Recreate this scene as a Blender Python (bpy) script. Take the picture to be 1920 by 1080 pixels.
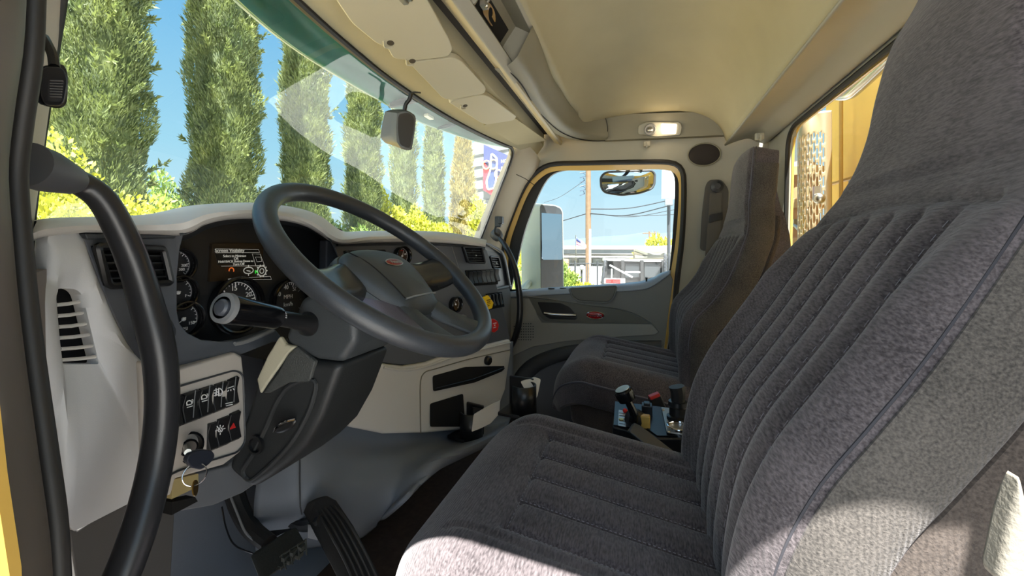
import bpy, bmesh, math, random
import numpy as np
from mathutils import Vector, Matrix
for _o in list(bpy.data.objects): bpy.data.objects.remove(_o)
SC = bpy.context.scene
COL = SC.collection
V = Vector
# ---------------------------------------------------------------- camera (eye at the origin; x across the cab, y forward, z up)
FPX, PX0, PY0 = 800.0, 960.0, 470.0
YAW = math.atan(240.0/FPX)
FWD = V((math.cos(YAW), math.sin(YAW), 0)); RGT = V((math.sin(YAW), -math.cos(YAW), 0)); UPV = V((0,0,1))
FLOOR_Z, GROUND_Z = -.84, -2.1
cd = bpy.data.cameras.new('camera'); cam = bpy.data.objects.new('camera', cd); COL.objects.link(cam)
cd.sensor_width = 36.0; cd.lens = FPX/1920*36.0; cd.shift_y = -(540-PY0)/1920.0
cd.clip_start = .01; cd.clip_end = 3000
cam.matrix_world = Matrix(((RGT.x, UPV.x, -FWD.x, 0), (RGT.y, UPV.y, -FWD.y, 0), (RGT.z, UPV.z, -FWD.z, 0), (0,0,0,1)))
SC.camera = cam
# ---------------------------------------------------------------- world, sun, exposure
SUN_DIR = V((-.45, -.15, 1.0)).normalized()
wd = bpy.data.worlds.new('sky'); SC.world = wd; wd.use_nodes = True
wn = wd.node_tree; wn.nodes.clear()
tcs = wn.nodes.new('ShaderNodeTexCoord'); sep = wn.nodes.new('ShaderNodeSeparateXYZ'); wn.links.new(tcs.outputs['Generated'], sep.inputs[0])
sky = wn.nodes.new('ShaderNodeValToRGB'); wn.links.new(sep.outputs['Z'], sky.inputs[0])
sky.color_ramp.elements[0].position = 0.0; sky.color_ramp.elements[0].color = (.36, .45, .50, 1)
for p_, c_ in ((.06, (.33,.44,.50,1)), (.2, (.22,.39,.50,1)), (.42, (.12,.29,.47,1))): sky.color_ramp.elements.new(p_).color = c_
sky.color_ramp.elements[-1].position = 1.0; sky.color_ramp.elements[-1].color = (.08, .21, .40, 1)
bg = wn.nodes.new('ShaderNodeBackground'); bg.inputs['Strength'].default_value = 1.0
wo = wn.nodes.new('ShaderNodeOutputWorld')
dts = wn.nodes.new('ShaderNodeVectorMath'); dts.operation = 'DOT_PRODUCT'; wn.links.new(tcs.outputs['Generated'], dts.inputs[0]); dts.inputs[1].default_value = SUN_DIR
glw = wn.nodes.new('ShaderNodeMath'); glw.operation = 'POWER'; glw.use_clamp = True
mx0 = wn.nodes.new('ShaderNodeMath'); mx0.operation = 'MAXIMUM'; mx0.inputs[1].default_value = 0.0; wn.links.new(dts.outputs['Value'], mx0.inputs[0]); wn.links.new(mx0.outputs[0], glw.inputs[0]); glw.inputs[1].default_value = 2.5
adg = wn.nodes.new('ShaderNodeMixRGB'); adg.blend_type = 'ADD'; adg.inputs[2].default_value = (.9, .92, .95, 1); wn.links.new(glw.outputs[0], adg.inputs[0]); wn.links.new(sky.outputs[0], adg.inputs[1]); wn.links.new(adg.outputs[0], bg.inputs[0]); wn.links.new(bg.outputs[0], wo.inputs[0])
sd = bpy.data.lights.new('sun', 'SUN'); sd.energy = 18.0; sd.angle = .009; sd.color = (1, .965, .91)
sun = bpy.data.objects.new('sun', sd); COL.objects.link(sun); sun.location = (-6, -2, 14)
sun.rotation_euler = SUN_DIR.to_track_quat('Z', 'Y').to_euler()
SC.view_settings.view_transform = 'Standard'; SC.view_settings.look = 'None'
SC.view_settings.exposure = 1.08; SC.view_settings.gamma = 1; SC.view_settings.use_curve_mapping = False
SC.cycles.use_denoising = True
SC.cycles.max_bounces = 10; SC.cycles.diffuse_bounces = 6; SC.cycles.transparent_max_bounces = 16
# ---------------------------------------------------------------- where a sight line of the photograph meets a surface
def ray(px, py): return FWD + RGT*((px-PX0)/FPX) + UPV*((PY0-py)/FPX)
def at(px, py, x=None, y=None, z=None, w=None):
    d = ray(px, py)
    if w is not None: return d*w
    if x is not None: return d*(x/d.x)
    if y is not None: return d*(y/d.y)
    return d*(z/d.z)
def onp(px, py, p0, n):
    d = ray(px, py); n = V(n); return d*(V(p0).dot(n)/d.dot(n))
def cr(pts, n):
    """n points on a Catmull-Rom curve through pts"""
    pts = [V(p) for p in pts]
    if len(pts) == 2: return [pts[0].lerp(pts[1], i/(n-1)) for i in range(n)]
    L = [0.0]
    for a, b in zip(pts, pts[1:]): L.append(L[-1]+max((b-a).length, 1e-6)**.7)
    out = []
    for i in range(n):
        t = L[-1]*i/(n-1); k = 0
        while k < len(pts)-2 and t > L[k+1]: k += 1
        u = (t-L[k])/(L[k+1]-L[k]); p1, p2 = pts[k], pts[k+1]; h = L[k+1]-L[k]
        m1 = (p2-pts[k-1])*(h/(L[k+1]-L[k-1])) if k > 0 else p2-p1
        m2 = (pts[k+2]-p1)*(h/(L[k+2]-L[k])) if k < len(pts)-2 else p2-p1
        u2, u3 = u*u, u*u*u
        out.append(p1*(2*u3-3*u2+1)+m1*(u3-2*u2+u)+p2*(-2*u3+3*u2)+m2*(u3-u2))
    return out
def lin(pts, n):
    pts = [V(p) for p in pts]; L = [0.0]
    for a, b in zip(pts, pts[1:]): L.append(L[-1]+(b-a).length)
    out = []
    for i in range(n):
        t = L[-1]*i/(n-1); k = 0
        while k < len(pts)-2 and t > L[k+1]: k += 1
        out.append(pts[k].lerp(pts[k+1], (t-L[k])/max(1e-9, L[k+1]-L[k])))
    return out
def rounded(pts, r, n=5):
    """closed polygon with its corners rounded by radius r"""
    out = []; N = len(pts); pts = [V(p) for p in pts]
    for i in range(N):
        a, b, c = pts[i-1], pts[i], pts[(i+1) % N]
        ri = r[i] if isinstance(r, (list, tuple)) else r
        la, lc = (a-b).length, (c-b).length
        k = min(ri, la*.49, lc*.49)
        p, q = b+(a-b)*(k/max(la, 1e-9)), b+(c-b)*(k/max(lc, 1e-9))
        for j in range(n+1):
            u = j/n; out.append(p*(1-u)**2 + b*(2*u*(1-u)) + q*u*u)
    return out
# ---------------------------------------------------------------- mesh collector
class M:
    def __init__(s): s.v = []; s.f = []
    def add(s, vs, fs):
        o = len(s.v); s.v += [V(p) for p in vs]; s.f += [tuple(i+o for i in f) for f in fs]; return s
    def poly(s, pts): return s.add(pts, [tuple(range(len(pts)))])
    def prism(s, pts, vec):
        n = len(pts); vec = V(vec); a = [V(p) for p in pts]
        return s.add(a+[p+vec for p in a], [tuple(range(n)), tuple(range(2*n-1, n-1, -1))]+[(i, i+n, (i+1) % n+n, (i+1) % n) for i in range(n)])
    def box(s, c, size, ax=None):
        c = V(c); X, Y, Z = ax if ax else (V((1,0,0)), V((0,1,0)), V((0,0,1)))
        X, Y, Z = V(X)*size[0]/2, V(Y)*size[1]/2, V(Z)*size[2]/2
        vs = [c+X*i+Y*j+Z*k for k in (-1,1) for j in (-1,1) for i in (-1,1)]
        return s.add(vs, [(0,2,3,1),(4,5,7,6),(0,1,5,4),(2,6,7,3),(0,4,6,2),(1,3,7,5)])
    def grid(s, rows, cu=False, cv=False):
        nv, nu = len(rows), len(rows[0]); fs = []
        for j in range(nv if cv else nv-1):
            for i in range(nu if cu else nu-1):
                fs.append((j*nu+i, j*nu+(i+1) % nu, ((j+1) % nv)*nu+(i+1) % nu, ((j+1) % nv)*nu+i))
        return s.add([p for r in rows for p in r], fs)
    def loft(s, curves, nu=24, nv=16, sharp=False):
        R = [(lin if sharp else cr)(c, nu) for c in curves]
        cols = [cr([r[i] for r in R], nv) for i in range(nu)]
        return s.grid([[cols[i][j] for i in range(nu)] for j in range(nv)])
    def rings(s, rings, caps=True):
        o = len(s.v); n = len(rings[0]); s.grid(rings, cu=True)
        if caps:
            s.f.append(tuple(range(o+n-1, o-1, -1))); e = o+n*(len(rings)-1); s.f.append(tuple(range(e, e+n)))
        return s
    def tube(s, pts, r, n=10, closed=False, caps=True, smooth=0):
        if smooth: pts = cr(pts, smooth)
        pts = [V(p) for p in pts]; N = len(pts); rs = r if isinstance(r, (list, tuple)) else [r]*N
        if len(rs) != N: rs = [rs[0]+(rs[-1]-rs[0])*i/(N-1) for i in range(N)]
        T = []
        for i in range(N):
            a = pts[i-1] if (i > 0 or closed) else pts[i]; b = pts[(i+1) % N] if (i < N-1 or closed) else pts[i]
            T.append((b-a).normalized())
        up = V((0,0,1)) if abs(T[0].z) < .9 else V((1,0,0))
        u = (up-T[0]*up.dot(T[0])).normalized(); rings = []
        for i in range(N):
            u = (u-T[i]*u.dot(T[i])).normalized(); w = T[i].cross(u)
            rings.append([pts[i]+(u*math.cos(2*math.pi*k/n)+w*math.sin(2*math.pi*k/n))*rs[i] for k in range(n)])
        if closed: s.grid(rings, cu=True, cv=True)
        else: s.rings(rings, caps)
        return s
    def lathe(s, prof, c, axis, n=24, caps=True):
        c = V(c); A = V(axis).normalized(); up = V((0,0,1)) if abs(A.z) < .9 else V((1,0,0))
        u = (up-A*up.dot(A)).normalized(); w = A.cross(u)
        return s.rings([[c+A*h+(u*math.cos(2*math.pi*k/n)+w*math.sin(2*math.pi*k/n))*r for k in range(n)] for r, h in prof], caps)
    def ell(s, c, rad, n=20, m=12, ax=None):
        c = V(c); X, Y, Z = ax if ax else (V((1,0,0)), V((0,1,0)), V((0,0,1)))
        rows = []
        for j in range(m+1):
            t = math.pi*(j/m); t = min(max(t, .02), math.pi-.02)
            rows.append([c+V(X)*(rad[0]*math.sin(t)*math.cos(2*math.pi*i/n))+V(Y)*(rad[1]*math.sin(t)*math.sin(2*math.pi*i/n))+V(Z)*(-rad[2]*math.cos(t)) for i in range(n)])
        return s.rings(rows)
def worldloc(o):
    p = V((0,0,0))
    while o is not None: p += V(o.location); o = o.parent
    return p
def obj(name, m, mat, parent=None, bevel=0, seg=2, solid=0, sub=0, smooth=True, ang=35, label=None, off=0.0, cat=None, group=None, kind=None):
    me = bpy.data.meshes.new(name); b = worldloc(parent)
    me.from_pydata([tuple(p-b) for p in m.v], [], m.f); me.update()
    bm = bmesh.new(); bm.from_mesh(me); bmesh.ops.recalc_face_normals(bm, faces=bm.faces); bm.to_mesh(me); bm.free()
    if smooth:
        me.polygons.foreach_set('use_smooth', [True]*len(me.polygons)); me.set_sharp_from_angle(angle=math.radians(ang))
    me.materials.append(mat)
    o = bpy.data.objects.new(name, me); COL.objects.link(o); o.parent = parent
    if solid:
        md = o.modifiers.new('solid', 'SOLIDIFY'); md.thickness = solid; md.offset = off
    if bevel:
        md = o.modifiers.new('bevel', 'BEVEL'); md.width = bevel; md.segments = seg; md.limit_method = 'ANGLE'; md.angle_limit = math.radians(32); md.harden_normals = smooth
    if sub:
        md = o.modifiers.new('sub', 'SUBSURF'); md.levels = sub; md.render_levels = sub
    tag(o, label, cat, group, kind); return o
def tag(o, label=None, cat=None, group=None, kind=None):
    if label: o['label'] = label
    if cat: o['category'] = cat
    if group: o['group'] = group
    if kind: o['kind'] = kind
    return o
def thing(name, label, cat, loc=(0,0,0), group=None, kind=None):
    o = bpy.data.objects.new(name, None); COL.objects.link(o); o.location = loc; o.empty_display_size = .05
    return tag(o, label, cat, group, kind)
def dup(root, delta=(0,0,0), label=None, group=None, scale=None, rotz=None):
    r = root.copy(); COL.objects.link(r); r.location = V(root.location)+V(delta)
    if label: r['label'] = label
    if group: r['group'] = group
    if scale: r.scale = scale
    if rotz is not None: r.rotation_euler = (0,0,rotz)
    for ch in list(root.children):
        c = ch.copy(); COL.objects.link(c); c.parent = r
        for g in list(ch.children):
            d = g.copy(); COL.objects.link(d); d.parent = c
    return r
def text(name, body, pos, size, right, up, mat, parent=None, align='CENTER', depth=.0004, label=None, fit=None, fit_h=None):
    cu = bpy.data.curves.new(name, 'FONT'); cu.body = body; cu.size = size; cu.align_x = align; cu.align_y = 'CENTER'; cu.extrude = depth
    o = bpy.data.objects.new(name, cu); COL.objects.link(o); o.parent = parent; cu.materials.append(mat)
    X = V(right).normalized(); Y = (V(up)-X*V(up).dot(X)).normalized(); Z = X.cross(Y); p = V(pos)-worldloc(parent)
    o.matrix_local = Matrix(((X.x, Y.x, Z.x, p.x), (X.y, Y.y, Z.y, p.y), (X.z, Y.z, Z.z, p.z), (0,0,0,1)))
    if label: o['label'] = label
    dg = bpy.context.evaluated_depsgraph_get(); me = bpy.data.meshes.new_from_object(o.evaluated_get(dg)); me.name = name
    if fit:
        w_ = max(v.co.x for v in me.vertices)-min(v.co.x for v in me.vertices); k = fit/max(w_, 1e-6)
        for v in me.vertices: v.co = (v.co.x*k, v.co.y*min(k, fit_h or k), v.co.z)
    r = bpy.data.objects.new(name, me); mw = o.matrix_local.copy(); bpy.data.objects.remove(o); bpy.data.curves.remove(cu); r.name = name
    COL.objects.link(r); r.parent = parent; r.matrix_local = mw; me.materials.clear(); me.materials.append(mat)
    if label: r['label'] = label
    return r
# ---------------------------------------------------------------- materials
def lin1(c): c /= 255.0; return c/12.92 if c <= .04045 else ((c+.055)/1.055)**2.4
def S(r, g, b): return (lin1(r), lin1(g), lin1(b), 1)
def mat(name, col, rough=.5, metal=0, noise=0, nscale=30, bump=0, bscale=400, coat=0, sheen=0, emit=None, estr=0, spec=.5, stretch=None, trans=0):
    m = bpy.data.materials.new(name); m.use_nodes = True; nt = m.node_tree; b = nt.nodes['Principled BSDF']
    b.inputs['Base Color'].default_value = col; b.inputs['Roughness'].default_value = rough; b.inputs['Metallic'].default_value = metal
    b.inputs['Specular IOR Level'].default_value = spec; b.inputs['Coat Weight'].default_value = coat; b.inputs['Sheen Weight'].default_value = sheen
    if emit: b.inputs['Emission Color'].default_value = emit; b.inputs['Emission Strength'].default_value = estr
    tc = nt.nodes.new('ShaderNodeTexCoord'); src = tc.outputs['Object']
    if stretch:
        mp = nt.nodes.new('ShaderNodeMapping'); mp.inputs['Scale'].default_value = stretch; nt.links.new(src, mp.inputs[0]); src = mp.outputs[0]
    if noise:
        n = nt.nodes.new('ShaderNodeTexNoise'); n.inputs['Scale'].default_value = nscale; n.inputs['Detail'].default_value = 4; nt.links.new(src, n.inputs['Vector'])
        r = nt.nodes.new('ShaderNodeValToRGB'); c = V(col[:3])
        r.color_ramp.elements[0].position = .3; r.color_ramp.elements[1].position = .7
        r.color_ramp.elements[0].color = tuple(c*(1-noise))+(1,); r.color_ramp.elements[1].color = tuple(c*(1+noise))+(1,)
        nt.links.new(n.outputs['Fac'], r.inputs[0]); nt.links.new(r.outputs[0], b.inputs['Base Color'])
    if bump:
        n2 = nt.nodes.new('ShaderNodeTexNoise'); n2.inputs['Scale'].default_value = bscale; n2.inputs['Detail'].default_value = 3; nt.links.new(src, n2.inputs['Vector'])
        bp = nt.nodes.new('ShaderNodeBump'); bp.inputs['Strength'].default_value = bump; bp.inputs['Distance'].default_value = .002
        nt.links.new(n2.outputs['Fac'], bp.inputs['Height']); nt.links.new(bp.outputs[0], b.inputs['Normal'])
    return m
def fabric(name, col, col2, sheen=.25):
    """ribbed velour: fine ribs plus mottled pile"""
    m = bpy.data.materials.new(name); m.use_nodes = True; nt = m.node_tree; b = nt.nodes['Principled BSDF']; L = nt.links.new
    b.inputs['Roughness'].default_value = .95; b.inputs['Sheen Weight'].default_value = sheen; b.inputs['Sheen Roughness'].default_value = .5; b.inputs['Specular IOR Level'].default_value = .15
    b.inputs['Sheen Tint'].default_value = (.9,.88,.9,1)
    tc = nt.nodes.new('ShaderNodeTexCoord')
    mp = nt.nodes.new('ShaderNodeMapping'); mp.inputs['Scale'].default_value = (90, 420, 420); L(tc.outputs['Object'], mp.inputs[0])
    n1 = nt.nodes.new('ShaderNodeTexNoise'); n1.inputs['Scale'].default_value = 1.0; n1.inputs['Detail'].default_value = 2; L(mp.outputs[0], n1.inputs['Vector'])
    n2 = nt.nodes.new('ShaderNodeTexNoise'); n2.inputs['Scale'].default_value = 9; n2.inputs['Detail'].default_value = 5; L(tc.outputs['Object'], n2.inputs['Vector'])
    wv = nt.nodes.new('ShaderNodeTexWave'); wv.wave_type = 'BANDS'; wv.bands_direction = 'Y'; wv.inputs['Scale'].default_value = 70; wv.inputs['Distortion'].default_value = .6; wv.inputs['Detail'].default_value = 1
    L(tc.outputs['Object'], wv.inputs['Vector'])
    mx = nt.nodes.new('ShaderNodeMath'); mx.operation = 'MULTIPLY_ADD'; mx.inputs[1].default_value = .65; L(n1.outputs['Fac'], mx.inputs[0])
    m3 = nt.nodes.new('ShaderNodeMath'); m3.operation = 'MULTIPLY'; m3.inputs[1].default_value = .35; L(n2.outputs['Fac'], m3.inputs[0]); L(m3.outputs[0], mx.inputs[2])
    r = nt.nodes.new('ShaderNodeValToRGB'); r.color_ramp.elements[0].position = .36; r.color_ramp.elements[1].position = .64
    r.color_ramp.elements[0].color = col; r.color_ramp.elements[1].color = col2
    L(mx.outputs[0], r.inputs[0]); L(r.outputs[0], b.inputs['Base Color'])
    ad = nt.nodes.new('ShaderNodeMath'); ad.operation = 'MULTIPLY_ADD'; ad.inputs[1].default_value = .35; L(wv.outputs['Fac'], ad.inputs[0]); L(n1.outputs['Fac'], ad.inputs[2])
    bp = nt.nodes.new('ShaderNodeBump'); bp.inputs['Strength'].default_value = .6; bp.inputs['Distance'].default_value = .0015
    L(ad.outputs[0], bp.inputs['Height']); L(bp.outputs[0], b.inputs['Normal']); return m
def glass(name, tint=(1,1,1,1), refl=1.0, rough=0.0):
    m = bpy.data.materials.new(name); m.use_nodes = True; nt = m.node_tree; nt.nodes.clear(); L = nt.links.new
    t = nt.nodes.new('ShaderNodeBsdfTransparent'); t.inputs[0].default_value = tint
    g = nt.nodes.new('ShaderNodeBsdfGlossy'); g.inputs['Roughness'].default_value = rough
    ge = nt.nodes.new('ShaderNodeNewGeometry'); dp = nt.nodes.new('ShaderNodeVectorMath'); dp.operation = 'DOT_PRODUCT'
    L(ge.outputs['Normal'], dp.inputs[0]); L(ge.outputs['Incoming'], dp.inputs[1])
    def mth(op, x, y=None):
        q = nt.nodes.new('ShaderNodeMath'); q.operation = op
        for i, v in enumerate((x, y)):
            if v is None: continue
            if isinstance(v, (int, float)): q.inputs[i].default_value = v
            else: L(v, q.inputs[i])
        return q.outputs[0]
    c = mth('ABSOLUTE', dp.outputs['Value']); p5 = mth('POWER', mth('SUBTRACT', 1.0, c), 5.0)
    kk = mth('MULTIPLY', mth('ADD', mth('MULTIPLY', p5, .92), .08), refl)
    x = nt.nodes.new('ShaderNodeMixShader'); L(kk, x.inputs[0]); L(t.outputs[0], x.inputs[1]); L(g.outputs[0], x.inputs[2])
    o = nt.nodes.new('ShaderNodeOutputMaterial'); L(x.outputs[0], o.inputs[0]); return m
def foliage(name, c1, c2, nscale=1.2, c3=None):
    m = bpy.data.materials.new(name); m.use_nodes = True; nt = m.node_tree; b = nt.nodes['Principled BSDF']; L = nt.links.new
    b.inputs['Roughness'].default_value = .7; b.inputs['Specular IOR Level'].default_value = 1.0
    tc = nt.nodes.new('ShaderNodeTexCoord'); n = nt.nodes.new('ShaderNodeTexNoise'); n.inputs['Scale'].default_value = nscale; n.inputs['Detail'].default_value = 6; n.inputs['Roughness'].default_value = .7
    L(tc.outputs['Object'], n.inputs['Vector']); r = nt.nodes.new('ShaderNodeValToRGB')
    r.color_ramp.elements[0].position = .35; r.color_ramp.elements[1].position = .65
    r.color_ramp.elements[0].color = c1; r.color_ramp.elements[1].color = c2
    if c3: e = r.color_ramp.elements.new(.78); e.color = c3
    L(n.outputs['Fac'], r.inputs[0]); L(r.outputs[0], b.inputs['Base Color'])
    t = nt.nodes.new('ShaderNodeBsdfTranslucent'); L(r.outputs[0], t.inputs[0])
    x = nt.nodes.new('ShaderNodeMixShader'); x.inputs[0].default_value = .35; L(b.outputs[0], x.inputs[1]); L(t.outputs[0], x.inputs[2])
    L(x.outputs[0], nt.nodes['Material Output'].inputs[0]); return m
CREAM = mat('cream_plastic', S(205,203,198), .55, bump=.12, bscale=900)
GREY = mat('slate_grey_plastic', S(84,88,95), .5, bump=.1, bscale=900)
MIDGREY = mat('mid_grey_plastic', S(122,124,126), .55, bump=.1, bscale=900)
DARKGREY = mat('dark_grey_plastic', S(54,57,61), .45, bump=.15, bscale=700)
BLACK = mat('black_plastic', S(24,25,27), .35, bump=.05, bscale=500)
GLOSSBLACK = mat('gloss_black_plastic', S(16,16,18), .16)
DEEPBLACK = mat('deep_black_void', S(9,9,9), .9)
RUBBER = mat('black_rubber', S(33,32,31), .6, bump=.2, bscale=300)
LEATHER = mat('wheel_grip_vinyl', S(46,49,53), .40, noise=.15, nscale=25, bump=.12, bscale=600)
HANDLE = mat('handle_satin_black', S(38,39,42), .3, bump=.04, bscale=200)
CHROME = mat('chrome', S(215,215,218), .08, 1)
STEEL = mat('brushed_steel', S(175,172,165), .3, 1, noise=.1, nscale=60)
BRASS = mat('brass', S(190,150,70), .3, 1, noise=.15, nscale=120)
HEAD = mat('headliner_cloth', S(168,161,134), .9, noise=.04, nscale=6, bump=.1, bscale=1200)
TRIM = mat('warm_grey_trim', S(152,150,138), .6, bump=.1, bscale=900)
TRIMDARK = mat('taupe_trim', S(124,120,104), .6, bump=.1, bscale=900)
SEAL = mat('door_seal_rubber', S(28,27,26), .55)
YELLOW = mat('yellow_paint', S(214,176,88), .35, noise=.05, nscale=3, coat=.3)
BODYYELLOW = mat('weathered_yellow_paint', S(240,192,82), .5, noise=.1, nscale=2.2)
FAB = fabric('charcoal_velour', S(48,44,46), S(90,84,86))
FABSIDE = fabric('ribbed_side_cloth', S(50,48,46), S(84,80,76), .15)
FABBROWN = fabric('brown_grey_cloth', S(48,43,40), S(74,67,62), .15)
THREAD = mat('pale_thread', S(112,110,116), .8)
CARPET = mat('floor_mat', S(66,54,48), .95, noise=.2, nscale=60, bump=.3, bscale=200)
GLASS = glass('window_glass', (.93,.97,.95,1), .55)
WSGLASS = glass('windshield_glass', (.86,.94,.92,1), .9)
MIRROR = mat('mirror_glass', S(176,186,194), .01, 1)
WHITEINK = mat('white_marking', S(225,225,225), .6, emit=S(225,225,225), estr=0.0)
REDINK = mat('red_marking', S(200,30,30), .5)
REDENAMEL = mat('red_enamel', S(160,22,28), .25, coat=.5)
TEAL = mat('teal_visor_plastic', S(12,104,92), .4)
# ================================================================ the cab shell
def struct(name, m, mt, parent=None, **k):
    o = obj(name, m, mt, parent, **k)
    if parent is None: o['kind'] = 'structure'
    return o
def yh(x): return .655-.112*((x-1.13)/.80)**2          # windshield header in plan
fl = M(); fl.box((1.12, .12, FLOOR_Z-.02), (2.1, 1.6, .04)); struct('floor', fl, CARPET)
# windshield
gl = [[V((x, yh(x)+.01, .475)) for x in (.31,.6,.9,1.15,1.4,1.7,1.92)], [V((x, yh(x)+.10, .27)) for x in (.325,.6,.9,1.15,1.4,1.7,1.93)],
      [V((x, yh(x)+.19, .07)) for x in (.345,.6,.9,1.15,1.4,1.7,1.94)], [V((x, yh(x)+.24, -.04)) for x in (.345,.6,.9,1.15,1.4,1.7,1.94)]]
m = M(); m.loft(gl, 40, 12); struct('window_1', m, WSGLASS)
W1 = bpy.data.objects['window_1']
edge = [p for p in cr(gl[0], 24)]+[r[-1] for r in gl[1:]]
m = M(); m.tube([V((.34,.75,-.04))]+[V((.342,.74,.07)), V((.322,.65,.27)), V((.308,.565,.44))]+[p+V((0,-.004,-.004)) for p in cr(gl[0], 30)[1:-1]]+[V((1.915,.575,.44)), V((1.928,.65,.27)), V((1.94,.735,.07)), V((1.942,.79,-.04))], .0085, 8, smooth=110)
obj('windshield_seal', m, SEAL, W1)
# ceiling
def gx(x):
    d = abs(x-1.12)
    pts = [(0,1),(.46,1),(.53,.985),(.66,.88),(.78,.68),(.86,.50),(.90,.48),(1.1,.48)]
    for (a, b), (c, e) in zip(pts, pts[1:]):
        if d <= c: return b+(e-b)*(d-a)/(c-a)
    return .48
prof = [(.285,.625),(.26,.69),(.2,.755),(.1,.79),(-.05,.80),(-.18,.78),(-.27,.72),(-.33,.62),(-.36,.47)]
xs = [.14,.22,.3,.42,.56,.8,1.0,1.2,1.4,1.55,1.62,1.68,1.76,1.84,1.92,1.98,2.04]
rows = []
for y, z in prof: rows.append([V((x, y, .46+(z-.46)*(gx(x) if z > .5 else 1)+(.165 if y == .285 else 0)*(1-gx(x)))) for x in xs])
m = M(); m.loft(rows, 60, 40); struct('ceiling', m, HEAD, solid=.02, off=-1)
m = M(); m.loft([[V((x, -.355, .462)) for x in (.1,1,2.06)], [V((x, -.40, .478)) for x in (.1,1,2.06)], [V((x, -.45, .487)) for x in (.1,1,2.06)], [V((x, -.485, .47)) for x in (.1,1,2.06)], [V((x, -.515, .462)) for x in (.1,1,2.06)], [V((x, -.535, .48)) for x in (.1,1,2.06)]], 12, 24)
struct('trim_1', m, TRIM, solid=.006)
# back wall with its window
def ring(outer, inner, n=72):
    a, b = lin(outer+[outer[0]], n+1)[:-1], lin(inner+[inner[0]], n+1)[:-1]
    m = M(); m.grid([a, b], cu=True); return m
bo = [V((.12,-.53,-.84)), V((.12,-.53,.6)), V((2.1,-.53,.6)), V((2.1,-.53,-.84))]
bw = rounded([V((.45,-.53,-.22)), V((.45,-.53,.449)), V((1.825,-.53,.449)), V((1.87,-.53,-.22))], .09, 8)
def align(poly, p):                                   # start a closed polygon at the vertex nearest p
    k = min(range(len(poly)), key=lambda i: (poly[i]-p).length); return poly[k:]+poly[:k]
m = ring(bo, align(bw, V((.45,-.53,-.22)))); struct('wall_back', m, TRIM, solid=.02, off=1)
m = M(); m.tube(bw, .008, 8, closed=True); rs = struct('window_2', m, SEAL)
m = M(); m.poly([p+V((0,-.012,0)) for p in bw]); obj('pane', m, glass('rear_glass', (.93,.95,.9,1), .5), rs, smooth=False)
m = M(); m.tube([p+V((0,-.018,0)) for p in bw], .005, 8, closed=True); obj('yellow_flange', m, YELLOW, rs)
# right wall with the door opening
XR = 2.08
hole_px = [(905,900),(925,700),(938,560),(943,460),(962,400),(984,350),(1004,325),(1032,309),(1100,306),(1200,304),(1256,305),(1275,314),(1282,338),(1279,440),(1270,520),(1260,620),(1246,720),(1236,840),(1232,900)]
hole = [at(px, py, x=XR) for px, py in hole_px]
ro = [V((XR,.98,-.84)), V((XR,.98,.62)), V((XR,-.56,.62)), V((XR,-.56,-.84))]
hl = [V((XR, hole[0].y, -.8))]+hole[1:-1]+[V((XR, hole[-1].y, -.8))]
m = M()
oa = lin([ro[0], V((XR,.98,-.06)), V((XR,.75,.06)), V((XR,.665,.26)), V((XR,.578,.47)), V((XR,.55,.62))], 30)+lin([V((XR,.55,.62)), ro[2]], 30)[1:]+lin([ro[2], ro[3]], 30)[1:]
ia = lin(hl[:8], 30)+lin(hl[7:12], 30)[1:]+lin(hl[11:], 30)[1:]
m.grid([oa, [a.lerp(b, .8)+V((-.0,0,0)) for a, b in zip(oa, ia)], [p+V((-.004,0,0)) for p in ia], [p+V((.03,0,0)) for p in ia]]); struct('wall_right', m, TRIM, ang=60)
WR = bpy.data.objects['wall_right']
m = M(); m.tube([p+V((-.004,0,0)) for p in hl], .012, 8, smooth=90); obj('door_opening_seal', m, SEAL, WR)
m = M(); pa, pb = cr(hl, 90), cr(hl, 90)
c0 = at(1120, 560, x=XR)
def inset(pts, d, dx): return [p+V((dx, (c0-p).normalized().y*d, (c0-p).normalized().z*d)) for p in pts]
m.grid([inset(pa, .008, .008), inset(pa, .034, .012)]); obj('yellow_door_jamb', m, YELLOW, WR)
# passenger door
D1 = thing('door_1', 'grey passenger door with glass, chrome pull lever and red oval badge', 'door', (XR, .2, -.8), kind='structure')
XD = 2.075
def dr(L, x=XD): return [at(px, py, x=x) for px, py in L]
win_px = [(958,543),(970,490),(983,435),(1001,385),(1020,345),(1036,327),(1060,319),(1120,316),(1200,314),(1246,314),(1261,322),(1266,345),(1262,430),(1257,490),(1252,512),(1226,522),(1195,530),(1100,536),(1000,542)]
m = M(); wi = dr(win_px, 2.1); fo = [p+(V((.007,(p-c0).normalized().y*.075,(p-c0).normalized().z*.06)) if p.z > -.10 else V((.012,(p-c0).normalized().y*(.06 if abs(p.y-c0.y) > .3 else 0),-.035))) for p in wi]; fo2 = [p+V((.01,0,0)) for p in fo]
wi2 = cr(wi+[wi[0]], 91)[:-1]; fo_ = cr(fo+[fo[0]], 91)[:-1]
m.grid([[p+V((.02,0,0)) for p in fo_], fo_, wi2, [p+V((.02,0,0)) for p in wi2]], cu=True); obj('window_frame', m, SEAL, D1)
m = M(); m.poly([p+V((.012,0,0)) for p in wi2]); obj('pane', m, GLASS, D1, smooth=False)
ledge_b = dr([(935,550),(1000,542),(1100,535.5),(1195,529),(1226,520),(1243,511),(1258,510)], 2.105)
ledge_f = dr([(935,559),(1000,555),(1100,549),(1188,545),(1216,540),(1241,525),(1257,513)], 2.045)
ledge_m = [a.lerp(b, .6)+V((-.004,0,.012)) for a, b in zip(ledge_b, ledge_f)]
low = dr([(915,760),(1000,760),(1100,760),(1188,760),(1216,760),(1231,760),(1240,760)], 2.06)
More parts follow.
